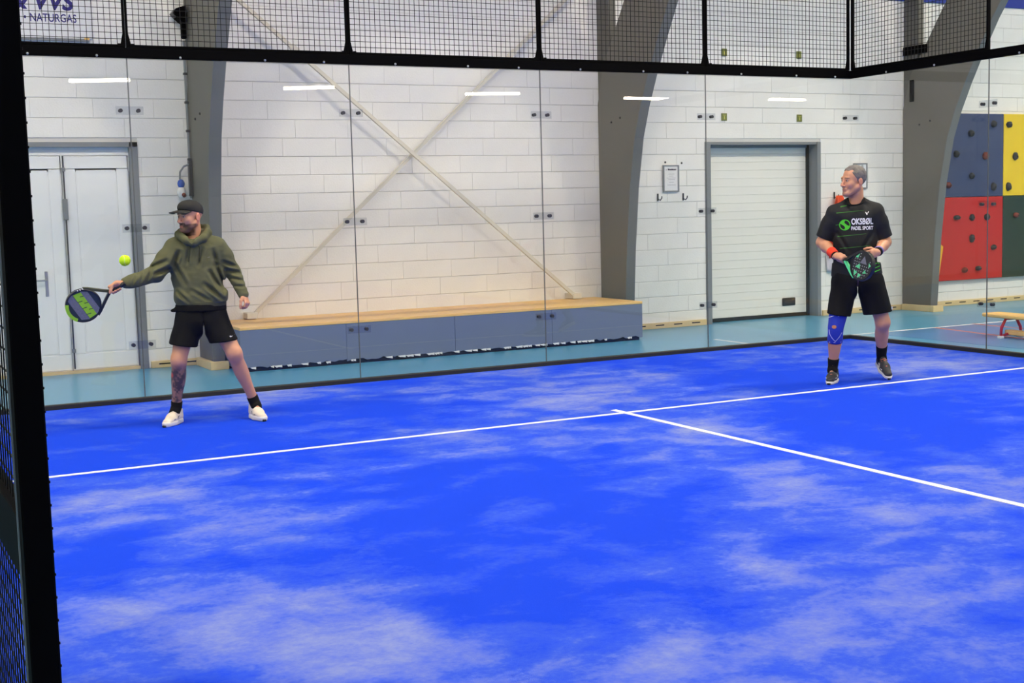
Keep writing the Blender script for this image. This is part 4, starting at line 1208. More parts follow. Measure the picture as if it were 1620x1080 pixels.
# hoodie
f = Field((-0.70, -0.30, 0.86), (0.34, 0.30, 1.56), 0.0055)
f.cone((-0.105, 0.03, 1.32), (-0.100, 0.03, 1.12), 0.190, 0.186, 0.03, w=(1, 0, 0), q1=0.122, q2=0.130)
f.cone((-0.100, 0.028, 1.12), (-0.080, 0.025, 0.92), 0.184, 0.186, 0.03, w=(1, 0, 0), q1=0.132, q2=0.138)
f.cone((-0.11, 0.03, 1.43), (-0.105, 0.03, 1.35), 0.110, 0.165, 0.05, w=(1, 0, 0), q1=0.08, q2=0.10)
f.cone(sh_r, (-0.325, -0.02, 1.275), 0.070, 0.070, 0.05); f.cone((-0.325, -0.02, 1.275), el_r, 0.069, 0.062, 0.03)
f.cone(el_r, wr_r, 0.062, 0.040, 0.025)
f.cone(sh_l, (0.105, 0.04, 1.275), 0.072, 0.070, 0.05); f.cone((0.105, 0.04, 1.275), el_l, 0.069, 0.060, 0.03)
f.cone(el_l, wr_l, 0.060, 0.041, 0.025)
f.ell((0.055, -0.02, 0.985), (0.062, 0.09, 0.06), None, 0.05); f.ell((-0.215, 0.0, 0.975), (0.055, 0.09, 0.05), None, 0.05)
f.cone(np.array(wr_r) + 0.18 * (np.array(el_r) - wr_r), np.array(wr_r) + 0.3 * (np.array(el_r) - wr_r), 0.048, 0.05, 0.02)
f.noise(0.0045, 0.085, 31, (1.0, 1.0, 1.5)); f.noise(0.0015, 0.03, 32, (1, 1, 1.6))
for a, b, w_, dp in (((0.04, 1.22), (0.10, 1.03), 0.015, 0.016), ((0.0, 1.17), (0.09, 1.00), 0.014, 0.016), ((-0.05, 1.08), (0.08, 0.965), 0.014, 0.014), ((-0.14, 1.03), (-0.02, 0.95), 0.012, 0.010),
                 ((-0.265, 1.24), (-0.19, 1.08), 0.014, 0.012), ((-0.15, 1.36), (-0.17, 1.24), 0.012, 0.009), ((-0.055, 1.35), (-0.085, 1.22), 0.012, 0.009), ((0.03, 1.33), (0.045, 1.22), 0.014, 0.010),
                 ((-0.23, 1.33), (-0.265, 1.24), 0.014, 0.014), ((-0.25, 1.02), (-0.18, 0.95), 0.012, 0.010),
                 ((-0.32, 1.265), (-0.44, 1.215), 0.013, 0.014), ((-0.30, 1.205), (-0.41, 1.165), 0.013, 0.014), ((-0.42, 1.22), (-0.47, 1.11), 0.011, 0.010), ((-0.49, 1.18), (-0.52, 1.10), 0.009, 0.008), ((-0.55, 1.16), (-0.57, 1.09), 0.008, 0.006),
                 ((0.10, 1.24), (0.19, 1.20), 0.012, 0.012), ((0.12, 1.17), (0.23, 1.15), 0.012, 0.013), ((0.15, 1.11), (0.24, 1.09), 0.010, 0.009), ((0.17, 1.05), (0.26, 1.045), 0.009, 0.007)):
    f.crease(a, b, w_, dp * 1.3)
# pocket edge, hood and collar
ring = [(-0.205, -0.055, 1.445), (-0.165, -0.098, 1.410), (-0.115, -0.105, 1.395), (-0.04, -0.075, 1.425), (-0.008, 0.0, 1.470), (-0.015, 0.07, 1.50), (-0.07, 0.11, 1.505), (-0.15, 0.10, 1.495), (-0.205, 0.06, 1.475), (-0.222, 0.0, 1.46)]
for a, b in zip(ring, ring[1:] + ring[:1]): f.cone(a, b, 0.028, 0.028, 0.016)
f.cone((-0.17, 0.12, 1.46), (-0.02, 0.12, 1.46), 0.05, 0.05, 0.03); f.cone((-0.10, 0.15, 1.38), (-0.10, 0.14, 1.28), 0.07, 0.05, 0.04)
f.ell((-0.120, -0.02, 1.50), (0.066, 0.076, 0.085), None, 0.012, 'sub')
f.cone((-0.125, -0.085, 1.45), (-0.125, -0.118, 1.405), 0.030, 0.016, 0.01, 'sub')
f.cut((-0.08, 0, 0.925), (0.06, 0, -1))
V, Q = f.mesh(); hood = np_mesh('hoodie', V, Q, M['hoodie'], p1, smooth_it=1)
# ribbed hem and cuffs
f = Field((-0.32, -0.2, 0.84), (0.18, 0.24, 1.0), 0.006)
f.cone((-0.076, 0.025, 0.955), (-0.074, 0.025, 0.91), 0.190, 0.184, 0.01, w=(1, 0, 0), q1=0.141, q2=0.137)
f.cut((-0.08, 0, 0.945), (0.0, 0, 1)); f.cut((-0.08, 0, 0.893), (0.06, 0, -1))
V, Q = f.mesh(); np_mesh('hem_band', V, Q, M['rib'], hood, smooth_it=1)
for w_, e_ in ((wr_r, el_r), (wr_l, el_l)):
    w_, e_ = np.array(w_), np.array(e_); d = nrm(w_ - e_)
    MB().tube([w_ - d * 0.045, w_ - d * 0.03, w_ + d * 0.008, w_ + d * 0.016], [0.040, 0.041, 0.037, 0.033], 16).build('cuff', M['rib'], hood, smooth=True, local=True)
bv = BVHTree.FromPolygons([tuple(v.co) for v in hood.data.vertices], [tuple(p.vertices) for p in hood.data.polygons])
for xs in (-0.15, -0.075):
    pts = onto(bv, [(0, 0), (0.004, -0.04), (0.0, -0.08), (-0.006, -0.125)], (xs, -0.4, 1.375), (1, 0, 0), (0, 0, 1), (0, 1, 0), 0.004)
    MB().tube(pts, 0.0042, 6).build('drawstring', M['rib'], hood, smooth=True, local=True)
lg = onto(bv, [(0, 0), (0.022, 0.006), (0.022, 0.010), (0.004, 0.004)], (-0.02, -0.4, 1.275), (1, 0, 0), (0, 0, 1), (0, 1, 0))
MB().add(lg, [(0, 1, 2, 3)]).build('chest_mark', M['shoe_grey'], hood, local=True)

# shorts with a black shirt tail at the waist
f = Field((-0.38, -0.18, 0.54), (0.24, 0.24, 0.96), 0.006)
f.cone((-0.085, 0.03, 0.905), (-0.085, 0.03, 0.80), 0.178, 0.186, 0.03, w=(1, 0, 0), q1=0.130, q2=0.140)
f.cone((-0.175, 0.03, 0.80), (-0.232, 0.0, 0.60), 0.105, 0.112, 0.035, w=(1, 0, 0), q1=0.118, q2=0.118)
f.cone((0.005, 0.03, 0.80), (0.082, -0.005, 0.60), 0.105, 0.112, 0.035, w=(1, 0, 0), q1=0.118, q2=0.118)
f.cone((-0.070, 0.03, 0.69), (-0.070, 0.03, 0.58), 0.012, 0.05, 0.02, 'sub', w=(1, 0, 0), q1=0.2, q2=0.2)
f.noise(0.006, 0.08, 41, (1.4, 1, 0.7))
f.cut((-0.22, 0, 0.606), (-0.17, 0, -1), ((-0.4, -0.3, 0.5), (-0.072, 0.3, 0.8)))
f.cut((0.06, 0, 0.625), (0.10, 0, -1), ((-0.072, -0.3, 0.5), (0.3, 0.3, 0.8)))
V, Q = f.mesh(); shorts = np_mesh('shorts', V, Q, M['black_cloth'], p1, smooth_it=1)
f = Field((-0.36, -0.2, 0.82), (0.20, 0.24, 0.95), 0.006)
f.cone((-0.083, 0.03, 0.91), (-0.085, 0.03, 0.87), 0.192, 0.196, 0.02, w=(1, 0, 0), q1=0.145, q2=0.147)
f.cone((-0.26, -0.01, 0.885), (-0.30, -0.02, 0.880), 0.022, 0.012, 0.02)
f.cut((-0.08, 0, 0.925), (0, 0, 1)); f.cut((-0.08, 0, 0.868), (0.0, 0, -1))
V, Q = f.mesh(); np_mesh('undershirt_hem', V, Q, M['black_cloth'], p1, smooth_it=1)
bv = BVHTree.FromPolygons([tuple(v.co) for v in shorts.data.vertices], [tuple(p.vertices) for p in shorts.data.polygons])
sw = [(-0.020, 0.002), (-0.012, -0.007), (0.0, -0.004), (0.026, 0.011), (0.002, 0.003), (-0.008, 0.001), (-0.011, 0.006)]
MB().add(onto(bv, sw, (0.137, -0.4, 0.668), (1, 0, 0), (0, 0, 1), (0, 1, 0), 0.003), [tuple(range(len(sw)))]).build('curved_mark', M['white_print'], shorts, local=True)

# socks and shoes
for an_, kn_, toe_, heel_ in ((an_r, kn_r, toe_r, heel_r), (an_l, kn_l, toe_l, heel_l)):
    an_, kn_ = np.array(an_), np.array(kn_); d = nrm(kn_ - an_)
    tv = (np.array(toe_) - an_); MB().tube([an_ + tv * 0.30, an_ + tv * 0.14 - d * 0.015, an_ + d * 0.012, an_ + d * 0.055, an_ + d * 0.06], [0.034, 0.042, 0.043, 0.044, 0.041], 16).build('sock', M['black_cloth'], p1, smooth=True, local=True)
    shoe(p1, toe_, heel_, 0, M['shoe_cream'], M['sole_white'], M['shoe_grey'], M['lace_white'], sole_h=0.034, m_tip=M['shoe_green'])

# cap
f = Field((-0.36, -0.28, 1.58), (0.02, 0.12, 1.76), 0.0045)
f.ell(hP(0, -0.012, 0.046), (0.081, 0.101, 0.084), (hL, hF, hU), 0.01)
f.ell(hP(0, 0.03, 0.085), (0.066, 0.056, 0.040), (hL, hF, hU), 0.03)
f.cut(hP(0, 0, 0.040), -hU + 0.26 * hF)
V, Q = f.mesh(); cap = np_mesh('cap', V, Q, M['cap'], p1, smooth_it=1)
bm_ = MB(); vs = []; n = 16; k = 6
for layer in (0, 1):
    for j in range(k + 1):
        for i in range(n + 1):
            s_ = i / n * 2 - 1; t_ = j / k
            fw0 = 0.092 * math.sqrt(max(0, 1 - (s_ * 0.86) ** 2)) - 0.006
            fw1 = 0.092 + 0.090 * (1 - abs(s_) ** 2.6)
            fw = fw0 + (fw1 - fw0) * t_
            u = 0.064 - 0.016 * (s_ ** 2) - 0.012 * t_ - (0.005 if layer else 0)
            vs.append(tuple(hP(s_ * 0.078, fw, u)))
m_ = (n + 1) * (k + 1); fs = []; mi = []
for j in range(k):
    for i in range(n):
        a = j * (n + 1) + i
        bm_.f.append([a, a + 1, a + n + 2, a + n + 1]); bm_.m.append(0)
        bm_.f.append([m_ + a, m_ + a + n + 1, m_ + a + n + 2, m_ + a + 1]); bm_.m.append(1)
edge = [j * (n + 1) for j in range(k)] + [k * (n + 1) + i for i in range(n)] + [(n + 1) * (j + 1) - 1 + 0 for j in range(k, 0, -1)]
edge.append(n)
for a, b in zip(edge[:-1], edge[1:]):
    bm_.f.append([a, a + m_, b + m_, b]); bm_.m.append(0)
bm_.v = vs
bm_.build('brim', [M['cap'], M['cap_under']], cap, smooth=True, local=True)
MB().ball(tuple(hP(0, -0.008, 0.131)), (0.008, 0.008, 0.005), 8, 6).build('button', M['cap'], cap, smooth=True, local=True)

# ================================================================= rackets
def racket_frame(loc, V_, N_):
    V_ = nrm(V_); N_ = nrm(np.array(N_) - np.dot(N_, V_) * V_); U_ = np.cross(V_, N_)
    A = np.eye(4); A[:3, 0] = U_; A[:3, 1] = V_; A[:3, 2] = N_; A[:3, 3] = loc
    return Matrix(A.tolist())

def outline(n=44, grow=0.0):
    pts = []
    for i in range(n):
        a = 2 * math.pi * i / n
        x = (0.127 + grow) * math.cos(a); y = math.sin(a)
        yy = 0.325 + (0.130 + grow) * y
        if y < 0: x *= 1 - 0.10 * (-y) ** 2
        pts.append((x, yy))
    return pts

def rk_base(t, A, grip_mat, arm_mats, rim_mat, face_mat):
    TH = 0.019
    n = 44
    o0, o1 = outline(n), outline(n, -0.012)
    core = MB(); core.prism(outline(n, -0.006), 'z', -TH + 0.004, TH - 0.004)
    face = core.build('face', face_mat, t, xf=A)
    rim = MB(); prof = [(0, -TH + 0.004), (0.0, TH - 0.004), (0.3, TH), (1, TH), (1, TH - 0.006), (1, -TH + 0.006), (1, -TH), (0.3, -TH)]
    vs = []
    for (x0, y0), (x1, y1) in zip(o0, o1):
        for a, z in prof: vs.append((x0 + (x1 - x0) * a, y0 + (y1 - y0) * a, z))
    m = len(prof); fs = []
    for i in range(n):
        j = (i + 1) % n
        for k_ in range(m):
            l = (k_ + 1) % m
            fs.append((i * m + k_, j * m + k_, j * m + l, i * m + l))
    rim.add(vs, fs); rim.build('rim', rim_mat, t, xf=A)
    for s, am in zip((-1, 1), arm_mats):
        pts = [(s * 0.005, 0.116), (s * 0.028, 0.150), (s * 0.062, 0.195), (s * 0.096, 0.240), (s * 0.113, 0.270)]
        mb = MB(); vs = []; fs = []
        for i, (x, y) in enumerate(pts):
            a, b = pts[max(0, i - 1)], pts[min(len(pts) - 1, i + 1)]
            d = Vector((b[0] - a[0], b[1] - a[1], 0)).normalized(); w_ = Vector((-d.y, d.x, 0)) * 0.0095
            for q_, z in ((-1, -TH * .8), (1, -TH * .8), (1, TH * .8), (-1, TH * .8)): vs.append((x + w_.x * q_, y + w_.y * q_, z))
        for i in range(len(pts) - 1):
            for k_ in range(4):
                fs.append((i * 4 + k_, i * 4 + (k_ + 1) % 4, i * 4 + 4 + (k_ + 1) % 4, i * 4 + 4 + k_))
        fs += [(3, 2, 1, 0), (16, 17, 18, 19)]
        mb.add(vs, fs).build('throat_arm', am, t, xf=A)
    h = MB().tube([(0, -0.002, 0), (0, 0.004, 0), (0, 0.06, 0), (0, 0.125, 0)], [0.017, 0.0185, 0.0155, 0.016], 12).build('handle', grip_mat, t, smooth=True, xf=A)
    MB().tube([(0, -0.004, 0), (0, -0.012, 0)], [0.019, 0.017], 12).build('butt_cap', rim_mat, h, smooth=True, xf=A)
    st_ = [(0.0, -0.010, 0.0), (0.016, -0.045, 0.012), (0.030, -0.02, 0.03), (0.026, 0.02, 0.036), (0.010, 0.03, 0.026)]
    return face, TH

def decal(poly, th, m, name, par, A, lift=0.0):
    z = th - 0.004 + 0.0006 + lift
    MB().prism(poly, 'z', z - 0.0005, z).build(name, m, par, xf=A)

P1M = WM[p1]
A1 = P1M @ racket_frame(rk_C - rk_V * 0.065, rk_V, (0.0, -0.96, -0.26))
r1 = thing('padel_racket', 'black and lime padel racket held by the player in olive hoodie', 'racket', tuple(A1 @ Vector((0, 0, 0))))
face, th = rk_base(r1, A1, M['rk_black'], (M['rk_black'], M['rk_olive']), M['rk_black'], M['rk_slate'])
def clipband(y0, y1, skew, inset=0.014, n=12):
    """a band across the blade between two slanted lines, kept inside the rim"""
    lo, hi = [], []
    for i in range(n + 1):
        s_ = i / n * 2 - 1
        for arr, y in ((lo, y0), (hi, y1)):
            w = (0.127 - inset) * math.sqrt(max(0.02, 1 - ((y - 0.325) / (0.130 - inset)) ** 2))
            arr.append((s_ * w, y + skew * s_ * w))
    return lo + hi[::-1]
decal(clipband(0.345, 0.398, 0.10), th, M['rk_grey'], 'grey_band', face, A1)
decal(clipband(0.284, 0.343, 0.10, 0.020), th, M['rk_lime'], 'lime_band', face, A1)
decal(clipband(0.242, 0.284, 0.10), th, M['rk_grey'], 'grey_band', face, A1)
oo, oi = outline(44, 0.0006), outline(44, -0.024)
tipi = list(range(7, 17))
decal([oo[i] for i in tipi] + [oi[i] for i in reversed(tipi)], th + 0.0045, M['rk_lime'], 'lime_tip', face, A1)
for i, x in enumerate((0.066, 0.036, 0.008, -0.020, -0.048, -0.074)):
    y0 = 0.284 + 0.10 * x; up_ = i % 2
    a0, a1 = (y0 + 0.028, y0 + 0.060) if up_ else (y0 - 0.001, y0 + 0.026)
    decal([(x - 0.003, a0), (x + 0.002, a0), (x + 0.008, a1), (x + 0.003, a1)], th, M['rk_slate'], 'band_notch', face, A1, 0.0006)
for i in range(3):
    MB().tube([(0.111 + 0.003 * i, 0.268 + 0.018 * i, 0.0197), (0.119 + 0.002 * i, 0.274 + 0.018 * i, 0.0197)], 0.004, 6).build('rim_print', M['white_print'], r1, xf=A1)

bl = thing('padel_ball', 'lime yellow padel ball in mid-air above the racket', 'ball', tuple(P1M @ Vector((-0.621, -0.10, 1.255))))
bo = MB().ball(tuple(P1M @ Vector((-0.621, -0.10, 1.277))), 0.0420, 24, 16).build('felt', M['ball'], bl, smooth=True)
sm = []
for i in range(40):
    a = 2 * math.pi * i / 40
    v_ = Vector((math.cos(a) + 0.35 * math.cos(3 * a), math.sin(a) - 0.35 * math.sin(3 * a), 1.25 * math.sin(2 * a))).normalized() * 0.0416
    sm.append(tuple(P1M @ (Vector((-0.621, -0.10, 1.277)) + v_)))
MB().tube(sm, 0.0012, 5, close=True).build('seam', M['lace_white'], bo, smooth=True)

# ================================================================= player in the black jersey
p2 = thing('person', 'grey haired player in black printed jersey and blue knee brace', 'person', (7.55, -2.85, 0.012), rotz=-0.7392)
By = 0.05
sh_r, sh_l = (-0.218, By, 1.462), (0.133, By + 0.02, 1.472)
el_r, wr_r = (-0.325, By + 0.02, 1.220), (-0.205, -0.135, 1.112)
el_l, wr_l = (0.212, By + 0.06, 1.212), (0.142, -0.13, 1.135)
hip_r, hip_l = (-0.13, By, 0.93), (0.085, By + 0.03, 0.93)
kn_r, an_r = (-0.205, -0.045, 0.480), (-0.232, 0.035, 0.125)
kn_l, an_l = (0.190, 0.085, 0.515), (0.182, 0.285, 0.195)
toe_r, heel_r = (-0.262, -0.205, 0.0), (-0.215, 0.09, 0.0)
toe_l, heel_l = (0.245, 0.115, 0.004), (0.158, 0.345, 0.125)
rv = nrm((0.66, -0.70, -0.20))
rc = np.array((-0.155, -0.185, 1.085))

f = Field((-0.40, -0.34, 0.0), (0.32, 0.40, 1.92), 0.0045)
hP, hL, hF, hU = head(f, (-0.058, By - 0.01, 1.742), (-0.80, -0.60, -0.02), (0.0, 0, 1), 1.06)
f.cone((-0.035, By + 0.015, 1.67), (-0.035, By + 0.03, 1.50), 0.060, 0.070, 0.02)
f.cone((-0.04, By + 0.03, 1.40), (-0.035, By + 0.02, 1.15), 0.160, 0.150, 0.03, w=(1, 0, 0), q1=0.105, q2=0.11)
f.cone((-0.035, By + 0.02, 1.12), (-0.03, By + 0.02, 0.95), 0.155, 0.165, 0.03, w=(1, 0, 0), q1=0.11, q2=0.12)
for s_, e_, w_ in ((sh_r, el_r, wr_r), (sh_l, el_l, wr_l)):
    f.cone(s_, e_, 0.060, 0.048, 0.02)
    m_ = np.array(e_) * 0.65 + np.array(w_) * 0.35
    f.cone(e_, m_, 0.047, 0.048, 0.02); f.cone(m_, w_, 0.047, 0.030, 0.02)
grip_hand(f, wr_r, rc, rv, (-0.35, -0.55, 0.75), hr=0.015)
open_hand(f, wr_l, (-0.66, -0.70, -0.16), (-0.15, -0.15, 0.97), (0.62, -0.72, 0.05), curl=(0.55, 0.85, 0.6))
leg(f, hip_r, kn_r, an_r, toe_r, s=1.06); leg(f, hip_l, kn_l, an_l, toe_l, s=1.06)
V, Q = f.mesh()
SK2 = np.array(srgb(206, 148, 114))
def col2(V):
    C = np.tile(SK2, (len(V), 1))
    d = (V - np.array(hP(0, 0, 0))) / 1.06; l_, fw, u = d @ hL, d @ hF, d @ hU
    n1 = vnoise(V / 0.012, 5)
    hd = (V[:, 2] > 1.58)
    def mixc(w, c):
        w = np.clip(w, 0, 1)[:, None]; C[:] = C * (1 - w) + np.array(c) * w
    stub = np.clip((-0.045 - u) / 0.015, 0, 1) * np.clip((fw + 0.01) / 0.03, 0, 1) * hd * (u > -0.13)
    mixc(stub * (0.20 + 0.25 * n1), srgb(150, 120, 108))
    lip = np.clip((0.010 - np.abs(u + 0.067)) / 0.003, 0, 1) * (fw > 0.086) * (np.abs(l_) < 0.021) * hd
    mixc(lip * 0.7, srgb(182, 108, 98))
    brow = np.clip((0.006 - np.abs(u - 0.030 + 0.14 * (np.abs(l_) - 0.03))) / 0.004, 0, 1) * (fw > 0.07) * (np.abs(l_) > 0.012) * (np.abs(l_) < 0.052) * hd
    mixc(brow * 0.85, srgb(92, 72, 60))
    mixc(hd * np.clip((0.022 - np.abs(u + 0.025)) / 0.02, 0, 1) * (fw > 0.06) * 0.3, srgb(214, 140, 122))
    mixc(hd * (np.abs(l_) > 0.074) * 0.35, srgb(220, 136, 116))
    mixc((V[:, 2] < 0.6) * vnoise(V / 0.045, 22) * 0.45, srgb(168, 122, 108))
    return C
body2 = np_mesh('body', V, Q, M['skin'], p2, colors=col2, smooth_it=1)
eyes(body2, hP, 1.06)
# hair
f = Field((-0.20, -0.14, 1.62), (0.12, 0.24, 1.92), 0.0045)
f.ell(hP(0, -0.014, 0.045), (0.0875, 0.108, 0.0975), (hL, hF, hU), 0.005)
f.cut(hP(0, 0, -0.040), -hU)
f.cut(hP(0, 0.004, 0), hF - 0.66 * hU)
for e in (-1, 1):
    f.ell(hP(e * 0.062, 0.070, 0.098), (0.030, 0.036, 0.034), (hL, hF, hU), 0.012, 'sub')
    f.ell(hP(e * 0.086, -0.010, -0.012), (0.018, 0.028, 0.034), (hL, hF, hU), 0.006, 'sub')
f.noise(0.0035, 0.018, 51)
V, Q = f.mesh(); np_mesh('hair', V, Q, M['hair'], body2, smooth_it=1)

# jersey
f = Field((-0.42, -0.16, 0.88), (0.34, 0.28, 1.66), 0.0055)
f.cone((-0.042, By + 0.02, 1.42), (-0.042, By + 0.02, 1.22), 0.192, 0.186, 0.03, w=(1, 0, 0), q1=0.128, q2=0.135)
f.cone((-0.042, By + 0.02, 1.22), (-0.030, By + 0.02, 0.93), 0.188, 0.215, 0.03, w=(1, 0, 0), q1=0.135, q2=0.142)
f.cone((-0.04, By + 0.03, 1.545), (-0.04, By + 0.03, 1.46), 0.085, 0.160, 0.05, w=(1, 0, 0), q1=0.080, q2=0.10)
f.cone((0.025, By + 0.03, 1.560), (0.125, By + 0.025, 1.500), 0.042, 0.048, 0.03); f.cone((-0.105, By + 0.03, 1.555), (-0.215, By + 0.01, 1.490), 0.042, 0.048, 0.03)
for s_, e_ in ((sh_r, el_r), (sh_l, el_l)):
    s_, e_ = np.array(s_), np.array(e_)
    f.cone(s_, s_ + (e_ - s_) * 0.35, 0.072, 0.074, 0.05); f.cone(s_ + (e_ - s_) * 0.3, s_ + (e_ - s_) * 0.86, 0.074, 0.072, 0.02)
for a, b, w_, dp in (((0.10, 1.30), (0.02, 1.16), 0.014, 0.009), ((-0.19, 1.30), (-0.10, 1.15), 0.014, 0.009), ((0.14, 1.14), (0.0, 1.05), 0.013, 0.008), ((-0.2, 1.10), (-0.08, 1.02), 0.013, 0.008)):
    f.crease(a, b, w_, dp, ymax=0.05)
f.noise(0.0035, 0.085, 61, (1.3, 1, 0.9)); f.noise(0.0012, 0.035, 62)
f.ell((-0.045, By - 0.055, 1.622), (0.073, 0.088, 0.085), None, 0.006, 'sub')
f.ell((-0.040, By + 0.02, 1.66), (0.076, 0.085, 0.085), None, 0.006, 'sub')
for s_, e_, sx in ((sh_r, el_r, -1), (sh_l, el_l, 1)):
    s_, e_ = np.array(s_), np.array(e_); d = nrm(e_ - s_); p = s_ + (e_ - s_) * 0.84
    bx = ((-0.45, -0.3, 1.05), (-0.235, 0.4, 1.42)) if sx < 0 else ((0.150, -0.3, 1.05), (0.40, 0.4, 1.42))
    f.cut(p, d, bx)
f.cut((0, 0, 0.935), (0.05, 0, -1))
V, Q = f.mesh(); jersey = np_mesh('jersey', V, Q, M['shirt'], p2, smooth_it=1)
bv = BVHTree.FromPolygons([tuple(v.co) for v in jersey.data.vertices], [tuple(p.vertices) for p in jersey.data.polygons])
ring = []
for i in range(28):
    a = 2 * math.pi * i / 28
    ring.append((-0.043 + 0.078 * math.cos(a), By - 0.012 + 0.098 * math.sin(a), 1.579 + 0.040 * math.sin(a) + 0.006 * math.cos(a)))
MB().tube(ring, 0.0075, 8, close=True).build('collar', M['black_cloth'], jersey, smooth=True, local=True)
O_, AX, AZ, DR = (0, -0.5, 0), (1, 0, 0), (0, 0, 1), (0, 1, 0)
def pr(vs, fs, name, m, lift=0.002):
    MB().add(onto(bv, vs, O_, AX, AZ, DR, lift), fs).build(name, m, jersey, local=True)
vs, fs = fit_text('OKSBØL', -0.074, 0.106, 1.372, 1.428, bold=0.03); pr(vs, fs, 'lettering', M['white_print'])
vs, fs = fit_text('PADEL SPORT', -0.074, 0.106, 1.326, 1.358, bold=0.03); pr(vs, fs, 'lettering', M['white_print'])
# round ball emblem
cx, cz, R_ = -0.128, 1.372, 0.047
vs = []; fs = []
n = 28
for i in range(n):
    a = 2 * math.pi * i / n
    vs += [(cx + R_ * math.cos(a), cz + R_ * math.sin(a)), (cx + (R_ - 0.008) * math.cos(a), cz + (R_ - 0.008) * math.sin(a))]
for i in range(n):
    j = (i + 1) % n; fs.append((2 * i, 2 * j, 2 * j + 1, 2 * i + 1))
pr(vs, fs, 'emblem_ring', M['green_print'])
vs = []; fs = []
for i in range(17):
    t_ = i / 16 * 2 - 1
    x = cx + 0.022 * math.sin(t_ * math.pi) * -1; z = cz + t_ * 0.042; w_ = 0.0085 + 0.010 * (1 - abs(t_)) + 0.006 * abs(math.sin(t_ * math.pi))
    w_ = min(w_, math.sqrt(max(1e-5, R_ ** 2 - (z - cz) ** 2)) )
    vs += [(x - w_, z), (x + w_, z)]
for i in range(16): fs.append((2 * i, 2 * i + 1, 2 * i + 3, 2 * i + 2))
pr(vs, fs, 'emblem_wave', M['green_print'], 0.0025)
for a in ((-0.2, 1.475, 0.03, 1.492, 0.0075, 0.002), (-0.205, 1.372, -0.176, 1.374, 0.005, 0.004), (-0.19, 1.273, 0.05, 1.293, 0.007, 0.0015), (-0.17, 1.170, 0.09, 1.192, 0.007, 0.002)):
    vs, fs = strip(*a); pr(vs, fs, 'green_streak', M['green_dim'])
vs, fs = strip(-0.165, 1.527, -0.112, 1.536, 0.012, 0.010, 6); pr(vs, fs, 'green_streak', M['green_dim'])
vv = [(0.040, 1.478), (0.055, 1.450), (0.072, 1.482), (0.066, 1.482), (0.056, 1.464), (0.047, 1.478)]
pr(vv, [(0, 1, 4, 5), (1, 2, 3, 4)], 'chest_mark', M['white_print'])
for a in ((0.112, 1.025, 0.158, 1.05, 0.012, 0.006), (0.105, 0.99, 0.162, 1.012, 0.008, 0.005), (0.12, 0.965, 0.165, 0.98, 0.009, 0.005)):
    vs, fs = strip(*a, n=6); pr(vs, fs, 'green_streak', M['green_print'])

# shorts
f = Field((-0.34, -0.18, 0.55), (0.34, 0.32, 1.02), 0.006)
f.cone((-0.03, By + 0.02, 0.97), (-0.03, By + 0.02, 0.88), 0.200, 0.208, 0.03, w=(1, 0, 0), q1=0.130, q2=0.140)
f.cone((-0.135, By, 0.86), (-0.182, By - 0.065, 0.57), 0.112, 0.100, 0.035, w=(1, 0, 0), q1=0.122, q2=0.115)
f.cone((0.085, By + 0.02, 0.86), (0.152, By + 0.04, 0.57), 0.118, 0.122, 0.035, w=(1, 0, 0), q1=0.125, q2=0.120)
f.cone((-0.020, By, 0.775), (-0.028, By, 0.56), 0.006, 0.052, 0.02, 'sub', w=(1, 0, 0), q1=0.25, q2=0.25)
f.noise(0.006, 0.085, 71, (1.4, 1, 0.6))
f.cut((-0.175, 0, 0.592), (-0.14, 0, -1), ((-0.4, -0.3, 0.5), (-0.024, 0.4, 0.8)))
f.cut((0.15, 0, 0.598), (0.13, 0, -1), ((-0.024, -0.3, 0.5), (0.4, 0.4, 0.8)))
V, Q = f.mesh(); shorts = np_mesh('shorts', V, Q, M['black_cloth'], p2, smooth_it=1)
MB().box(0.262, 0.272, By + 0.0, By + 0.02, 0.632, 0.655).build('side_tag', M['white_print'], shorts, local=True)

# knee brace
k_, a_ = np.array(kn_r), np.array(an_r)
u_ = nrm(np.array(hip_r) - k_); d_ = nrm(a_ - k_); fw_ = nrm((np.array(toe_r) - a_) * (1, 1, 0))
pts = [k_ + u_ * 0.16 + fw_ * 0.0, k_ + u_ * 0.10 + fw_ * 0.002, k_ + u_ * 0.04 + fw_ * 0.005, k_ + fw_ * 0.006, k_ + d_ * 0.05, k_ + d_ * 0.10 - fw_ * 0.008, k_ + d_ * 0.125 - fw_ * 0.010]
brc = MB().tube(pts, [0.083, 0.077, 0.071, 0.068, 0.065, 0.067, 0.066], 28).build('knee_brace', M['brace_blue'], p2, smooth=True, local=True)
bvk = BVHTree.FromPolygons([tuple(v.co) for v in brc.data.vertices], [tuple(p.vertices) for p in brc.data.polygons])
def kn_line(p2d, name):
    pts_ = onto(bvk, p2d, (0, -0.5, 0), AX, AZ, DR, 0.001)
    MB().tube(pts_, 0.0028, 6).build(name, M['stitch'], brc, smooth=True, local=True)
kx, kz = k_[0], k_[2]
kn_line([(kx - 0.055, kz - 0.01), (kx - 0.050, kz - 0.05), (kx - 0.030, kz - 0.085), (kx - 0.004, kz - 0.115)], 'stitching')
kn_line([(kx + 0.052, kz - 0.035), (kx + 0.030, kz - 0.075), (kx - 0.004, kz - 0.115)], 'stitching')
kn_line([(kx - 0.060, kz + 0.115), (kx - 0.02, kz + 0.108), (kx + 0.03, kz + 0.105)], 'stitching')
kn_line([(kx - 0.055, kz - 0.122), (kx - 0.01, kz - 0.124), (kx + 0.045, kz - 0.122)], 'stitching')
pp = [(kx - 0.012 + 0.019 * math.cos(2 * math.pi * i / 14), kz + 0.016 + 0.016 * math.sin(2 * math.pi * i / 14)) for i in range(14)]
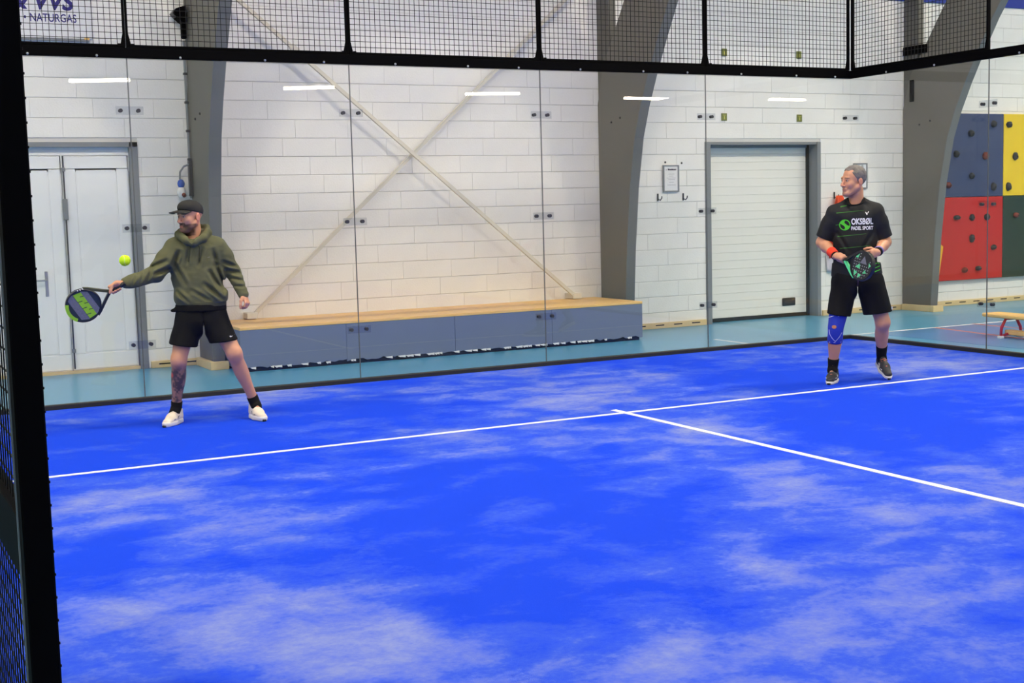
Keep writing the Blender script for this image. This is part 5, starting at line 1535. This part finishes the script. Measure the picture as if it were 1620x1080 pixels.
MB().add(onto(bvk, pp, (0, -0.5, 0), AX, AZ, DR, 0.003), [tuple(range(14))]).build('patch', M['patch'], brc, local=True)

# wristbands
def band(w_, e_, a, b, r_, m, name):
    w_, e_ = np.array(w_), np.array(e_); d = nrm(e_ - w_)
    MB().tube([w_ + d * a, w_ + d * (a + 0.008), w_ + d * (b - 0.008), w_ + d * b], [r_ - 0.003, r_, r_ + 0.004, r_ + 0.001], 18).build(name, m, p2, smooth=True, local=True)
band(wr_r, el_r, 0.012, 0.088, 0.041, M['band_orange'], 'wristband')
band(wr_r, el_r, -0.006, 0.010, 0.035, M['black_cloth'], 'wrist_cord')
band(wr_l, el_l, 0.030, 0.052, 0.039, M['violet'], 'wristband')
band(wr_l, el_l, -0.004, 0.028, 0.038, M['black_cloth'], 'watch')
# socks, shoes
for an_, kn_, toe_, heel_, top in ((an_r, kn_r, toe_r, heel_r, 0.085), (an_l, kn_l, toe_l, heel_l, 0.125)):
    an_, kn_ = np.array(an_), np.array(kn_); d = nrm(kn_ - an_)
    tv = (np.array(toe_) - an_); MB().tube([an_ + tv * 0.30, an_ + tv * 0.14 - d * 0.015, an_ + d * 0.012, an_ + d * top * 0.6, an_ + d * (top - 0.004), an_ + d * top], [0.034, 0.044, 0.044, 0.047, 0.050, 0.047], 18).build('sock', M['black_cloth'], p2, smooth=True, local=True)
    shoe(p2, toe_, heel_, 0, M['shoe_black'], M['sole_white'], M['sole_white'], M['shoe_acc'], sole_h=0.024, m_tip=M['shoe_black'])

# racket of the second player
P2M = WM[p2]
A2 = P2M @ racket_frame(rc - rv * 0.065, rv, (-0.45, -0.85, 0.1))
r2 = thing('padel_racket', 'black and mint padel racket held across the waist by the black shirted player', 'racket', tuple(A2 @ Vector((0, 0, 0))))
face, th = rk_base(r2, A2, M['rk_black'], (M['rk_black'], M['rk_mint']), M['rk_black'], M['rk_black'])
for i, poly in enumerate(([(0.02, 0.30), (0.085, 0.335), (0.02, 0.38)], [(-0.02, 0.26), (0.015, 0.30), (-0.03, 0.32)], [(-0.098, 0.27), (-0.05, 0.255), (-0.06, 0.30)],
                          [(-0.108, 0.315), (-0.065, 0.31), (-0.075, 0.35)], [(-0.06, 0.36), (-0.025, 0.375), (-0.05, 0.40)], [(0.06, 0.235), (0.095, 0.275), (0.055, 0.265)], [(0.0, 0.41), (0.04, 0.40), (0.02, 0.43)])):
    decal([(-x, y) for x, y in poly], th, M['rk_grey'] if i == 0 else M['rk_mint'], 'print_triangle', face, A2)
dots = MB()
for iy in range(8):
    for ix in range(9):
        x, y = -0.096 + ix * 0.024, 0.240 + iy * 0.0245
        if (x / 0.105) ** 2 + ((y - 0.325) / 0.105) ** 2 < 1 and not (x < 0.0 and 0.29 < y < 0.39):
            dots.tube([(x, y, th - 0.0045), (x, y, th - 0.0025)], 0.0048, 6)
put(dots.build('drill_holes', M['rk_dot'], face, xf=A2), kind='stuff')
